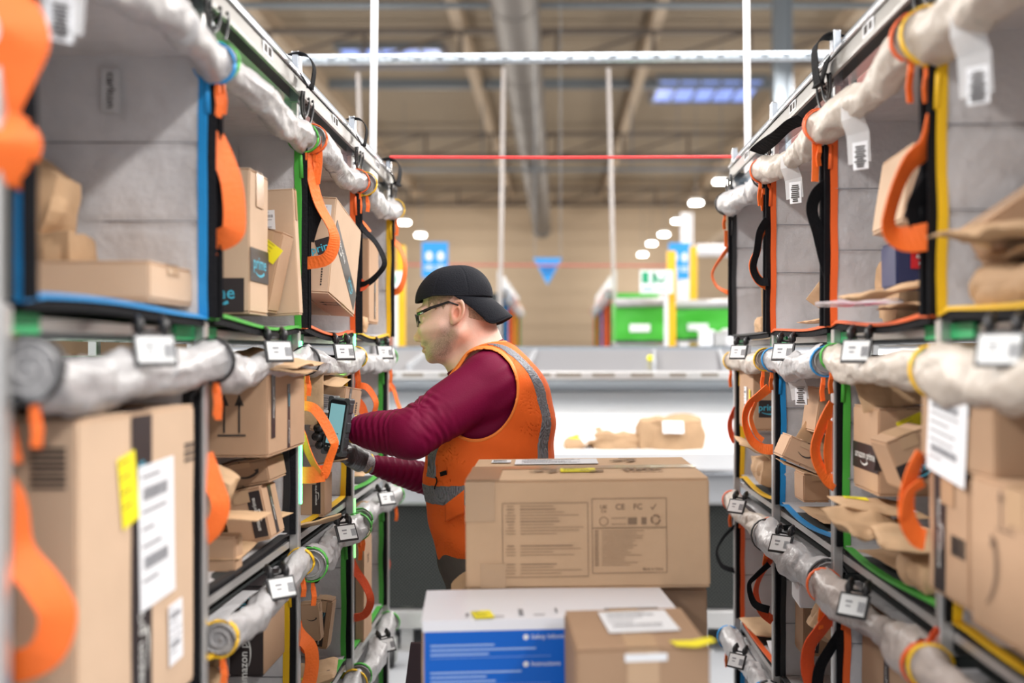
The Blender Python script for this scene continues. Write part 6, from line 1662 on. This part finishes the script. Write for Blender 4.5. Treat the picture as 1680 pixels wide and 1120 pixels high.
# vest
def vest_base(X, Y, Z):
    t = torso(X, Y, Z, .006)
    hem = CZ - .62
    low = np.clip((CZ - .30 - Z) * 2.2, 0, 1)
    fold = .0035 * np.sin(np.arctan2(Y - YW, X + .19) * 9 + Z * 7) * low + .002 * np.sin(Z * 60 + X * 25)
    # the cloth hangs straight from the belly and stands off the back
    t = smin(t, ell(X, Y, Z, HW(803, 800), (.164, .186, .22)), .05)
    t = smin(t, ell(X, Y, Z, HW(836, 690), (.118, .165, .15), R(0)), .05)
    return t - .008 - fold
def vest_mask(X, Y, Z, m=0.0):
    px = (X * F / 2.66) + 914; py = 580 - (Z - CZ) * F / 2.66                      # in the plane of the near arm
    def hole(cy):
        x = (px - 787) * .9659 + (py - 645) * .2588; z = -(px - 787) * .2588 + (py - 645) * .9659
        r = np.sqrt((x / 61) ** 2 + (z / 74) ** 2)
        return (r - 1) * 64 * S1
    arm = np.where(np.abs(Y - YW) > .075, -hole(0), -1.0)
    arm = np.maximum(-hole(0), .085 - np.abs(Y - YW)) * 0 + np.minimum(-hole(0), (np.abs(Y - YW) - .085))
    nk = smin(neck(X, Y, Z), head(X, Y, Z), .02) - .004
    front = np.maximum(-(X - HW(738, 0)[0]), 0) * 0
    hemm = (CZ - .625 + .03 * np.sin(X * 9)) - Z
    d = np.maximum(np.maximum(arm, -nk), hemm)
    vneck = ell(X, Y, Z, HW(722, 625), (.085, .060, .10)); d = np.maximum(d, -vneck)
    return d
def vest_fn(X, Y, Z):
    b = vest_base(X, Y, Z); return smax(np.maximum(b, -(b + .004)), vest_mask(X, Y, Z), .002)
vo, fo = field((-.40, YW - .25, CZ - .66), (.07, YW + .25, CZ + .06), .0030, vest_fn)
vest = make('safety_vest', (vo, fo), [VEST], worker)
def stripes(reg, name):
    def fn(X, Y, Z):
        b = vest_base(X, Y, Z); d = np.maximum(b - .0018, -(b + .0010)); d = np.maximum(d, vest_mask(X, Y, Z) + .010)
        return np.maximum(d, reg(X, Y, Z))
    v, f = field((-.40, YW - .25, CZ - .66), (.07, YW + .25, CZ + .06), .0030, fn)
    return make(name, (v, f), [REFL], vest)
stripes(lambda X, Y, Z: np.maximum(np.abs(np.abs(Y - YW) - (.098 + np.clip((CZ - .02 - Z) * .05, 0, .03))) - .024, (CZ - .335) - Z), 'reflective_stripe')
stripes(lambda X, Y, Z: np.abs(Z - (CZ - .365 + (X + .19) * .10)) - .026, 'reflective_stripe')
# bound edges of the armholes
def edge_band(X, Y, Z):
    b = vest_base(X, Y, Z); mk = vest_mask(X, Y, Z); d = np.maximum(b - .0012, -(b + .0055)); return smax(d, np.maximum(mk - .0012, -mk - .0075), .001)
make('vest_binding', field((-.40, YW - .25, CZ - .66), (.07, YW, CZ + .06), .0030, edge_band), [BIND], vest)
make('vest_binding', field((-.40, YW, CZ - .66), (.07, YW + .25, CZ + .06), .0030, edge_band), [BIND], vest)
# chest pocket flap with a small tab, and a small brand patch
m_ = MB()
def on_vest(px, py, off=.004):
    """march a ray from the front side onto the vest surface"""
    return None
def vest_hit(px, py, Yg=2.5):
    lo = Yg
    for k in range(400):
        y = lo + k * .0015; p = P(px, py, y)
        d = float(vest_base(np.array([p.x]), np.array([p.y]), np.array([p.z]))[0])
        if d < .0: return p
    return p
def patch(name, quad, mm, off=.004, nu=8, nv=6, th=.002):
    m = MB()
    def fn(u, v):
        a = [quad[0][i] * (1 - u) + quad[1][i] * u for i in (0, 1)]; b = [quad[3][i] * (1 - u) + quad[2][i] * u for i in (0, 1)]
        px = a[0] * (1 - v) + b[0] * v; py = a[1] * (1 - v) + b[1] * v
        p = vest_hit(px, py); return (p.x - off * .6, p.y - off * .8, p.z)
    m.grid(fn, nu, nv); return m.build(name, mm, vest, smooth=True, solidify=th)
patch('pocket_flap', [(733, 827), (764, 803), (764, 842), (733, 855)], VEST, .006, 10, 8, .003)
patch('pocket_tab', [(724, 774), (734, 771), (735, 778), (725, 781)], M['black_fabric'], .005, 4, 3)
m_ = MB(); pz = [vest_hit(717 + 2 * math.sin(q), y) + Vector((-.003, -.004, 0)) for q, y in enumerate(range(782, 806, 4))]; m_.tube(pz, .0018, 6); m_.build('pen_loop', M['black_fabric'], vest, smooth=True)
m_ = MB(); a_ = HW(808, 549); m_.tube([a_ + [.004, -.01, -.006], a_ + [.006, -.012, .010], a_ + [.012, -.011, .0], a_ + [.013, -.010, -.014]], .0022, 6); m_.build('neck_loop', M['red_web'], vest, smooth=True)

# trousers and shoes
make('trousers', field((-.40, YW - .30, .06), (.05, YW + .30, CZ - .50), .006, lambda X, Y, Z: np.maximum(seat_pelvis(X, Y, Z, .010) - .002 * np.sin(Z * 40 + X * 20), np.maximum(Z - (CZ - .53), .10 - Z))), [JEANS], worker)
for sg in (-1, 1):
    cx, cy = -.175, YW + sg * .115
    def shoe(X, Y, Z):
        d = cap(X, Y, Z, (cx + .035, cy, .045), (cx - .14, cy, .038), .045, .038); d = smin(d, cap(X, Y, Z, (cx, cy, .06), (cx, cy, .12), .048, .044), .03)
        return smax(d, .002 - Z, .004)
    so = make('shoe', field((cx - .2, cy - .07, -.02), (cx + .1, cy + .07, .16), .004, shoe), [M['black_fabric']], worker)
    m_ = MB(); m_.box((cx - .055, cy, .010), (.25, .085, .018)); m_.build('sole', M['rubber'], so, bevel=.008)

# gloves
for H, WRp, ELp, lo, hi, nm in ((LH, A_WR, A_EL, (-.675, 2.53, CZ - .285), (-.50, 2.69, CZ - .115), 0), (RH, B_WR, B_EL, (-.69, 2.63, CZ - .36), (-.49, 2.92, CZ - .20), 1)):
    ax = (np.array(WRp) - ELp); ax = ax / np.sqrt(ax @ ax)
    gf = lambda X, Y, Z, H=H, ax=ax, W=WRp, rr=(.0345, .027)[nm]: np.maximum(smin(hfield(H, .0018)(X, Y, Z), cap(X, Y, Z, W - ax * .02, W + ax * .03, rr, rr * .92), .012), -(((X - W[0]) * ax[0] + (Y - W[1]) * ax[1] + (Z - W[2]) * ax[2]) + .014))
    v, f = field(lo, hi, .0019, gf)
    g = make('glove', (v, f), [GLOVB, KNIT], worker)
    cen = v[f].mean(1); t = (cen - WRp) @ ax
    mi = (t < (.026, .030)[nm]).astype(np.int32); 
    if nm == 0: mi = (t < .022).astype(np.int32)
    g.data.polygons.foreach_set('material_index', mi)
    m_ = MB(); u_ = Vector(ax).orthogonal().normalized(); w_ = Vector(ax).cross(u_); rr = (.0355, .0275)[nm]; c_ = Vector(WRp) - Vector(ax) * (.0085 if nm == 0 else .001)
    m_.tube([c_ + (u_ * math.cos(a) + w_ * math.sin(a)) * rr for a in [2 * PI * i / 28 for i in range(28)]], .0024, 6, closed=True)
    m_.build('glove_cuff', mat('yellow_cuff_edge', (0.75, 0.55, 0.05), .6), g, smooth=True)

# the handheld scanner
sc_ = thing('handheld_scanner', 'rugged black handheld scanner with pale blue screen in the gloved hands', 'scanner', tuple(dvc))
sc_.rotation_euler = Euler((R(-4), R(7.2), R(-18)))
def rrect(w, h, r, n=5):
    pts = []
    for (cx, cy, a0) in ((w / 2 - r, h / 2 - r, 0), (-w / 2 + r, h / 2 - r, 90), (-w / 2 + r, -h / 2 + r, 180), (w / 2 - r, -h / 2 + r, 270)):
        for q in range(n + 1): a = R(a0 + 90 * q / n); pts.append((cx + r * math.cos(a), cy + r * math.sin(a)))
    return pts
def slab(m, w, h, r, y0, y1, cx=0, cz=0, mi=0, inset=0):
    a = rrect(w, h, r); b = rrect(w - inset, h - inset, max(r - inset / 2, .001)); n = len(a)
    vs = [(x + cx, y1, z + cz) for x, z in a] + [(x + cx, y0, z + cz) for x, z in b]
    m.add(vs, [tuple(range(n)), tuple(range(2 * n - 1, n - 1, -1))] + [(i, n + i, n + (i + 1) % n, (i + 1) % n) for i in range(n)], mi)
W_, H_ = .058, .146
DEVM = mat('dark_grey_rubber_housing', (.055, .058, .065), .5); SCRM = mat('pale_blue_screen', (.1, .2, .22), .2, emis=(.20, .42, .45), emis_str=.62)
m_ = MB(); slab(m_, W_, H_, .011, -.008, .012); slab(m_, W_, H_, .011, -.0125, -.008, inset=.006); m_.build('housing', DEVM, sc_, world=False, bevel=.001)
for sx in (-1, 1):
    for z in (.05, .0, -.04): m_ = MB(); slab(m_, .006, .026, .0028, -.009, .009, sx * W_ / 2, z); m_.build('side_grip', DEVM, sc_, world=False)
    for sz in (-1, 1): m_ = MB(); slab(m_, .016, .016, .006, -.0135, .013, sx * (W_ / 2 - .006), sz * (H_ / 2 - .006)); m_.build('corner_bumper', DEVM, sc_, world=False)
m_ = MB(); slab(m_, W_ - .010, H_ - .012, .008, -.0140, -.0122); m_.build('front_glass', mat('black_front_glass', (.01, .011, .013), .12), sc_, world=False)
m_ = MB(); slab(m_, W_ - .017, H_ * .70, .001, -.0147, -.0139, 0, .006); m_.build('screen', SCRM, sc_, world=False)
m_ = MB()
for k, (x, z, a, b) in enumerate(((-.002, -.018, .003, .002), (.004, -.018, .004, .002), (.010, -.018, .004, .002), (-.008, -.034, .012, .001), (.006, -.034, .014, .001), (-.006, -.040, .02, .001), (.010, -.040, .008, .001), (-.004, -.012, .006, .001))): m_.box((x, -.0150, z), (a, .0004, b))
m_.build('screen_text', mat('dark_teal_text', (.01, .06, .08), .5), sc_, world=False)
m_ = MB()
for k in range(5): m_.box((-.018 + k * .009, -.0146, -.053), (.003, .0006, .003))
m_.tube([(0, -.0142, -.0615), (0, -.0155, -.0615)], .0045, 14); m_.build('button', M['alu'], sc_, world=False)
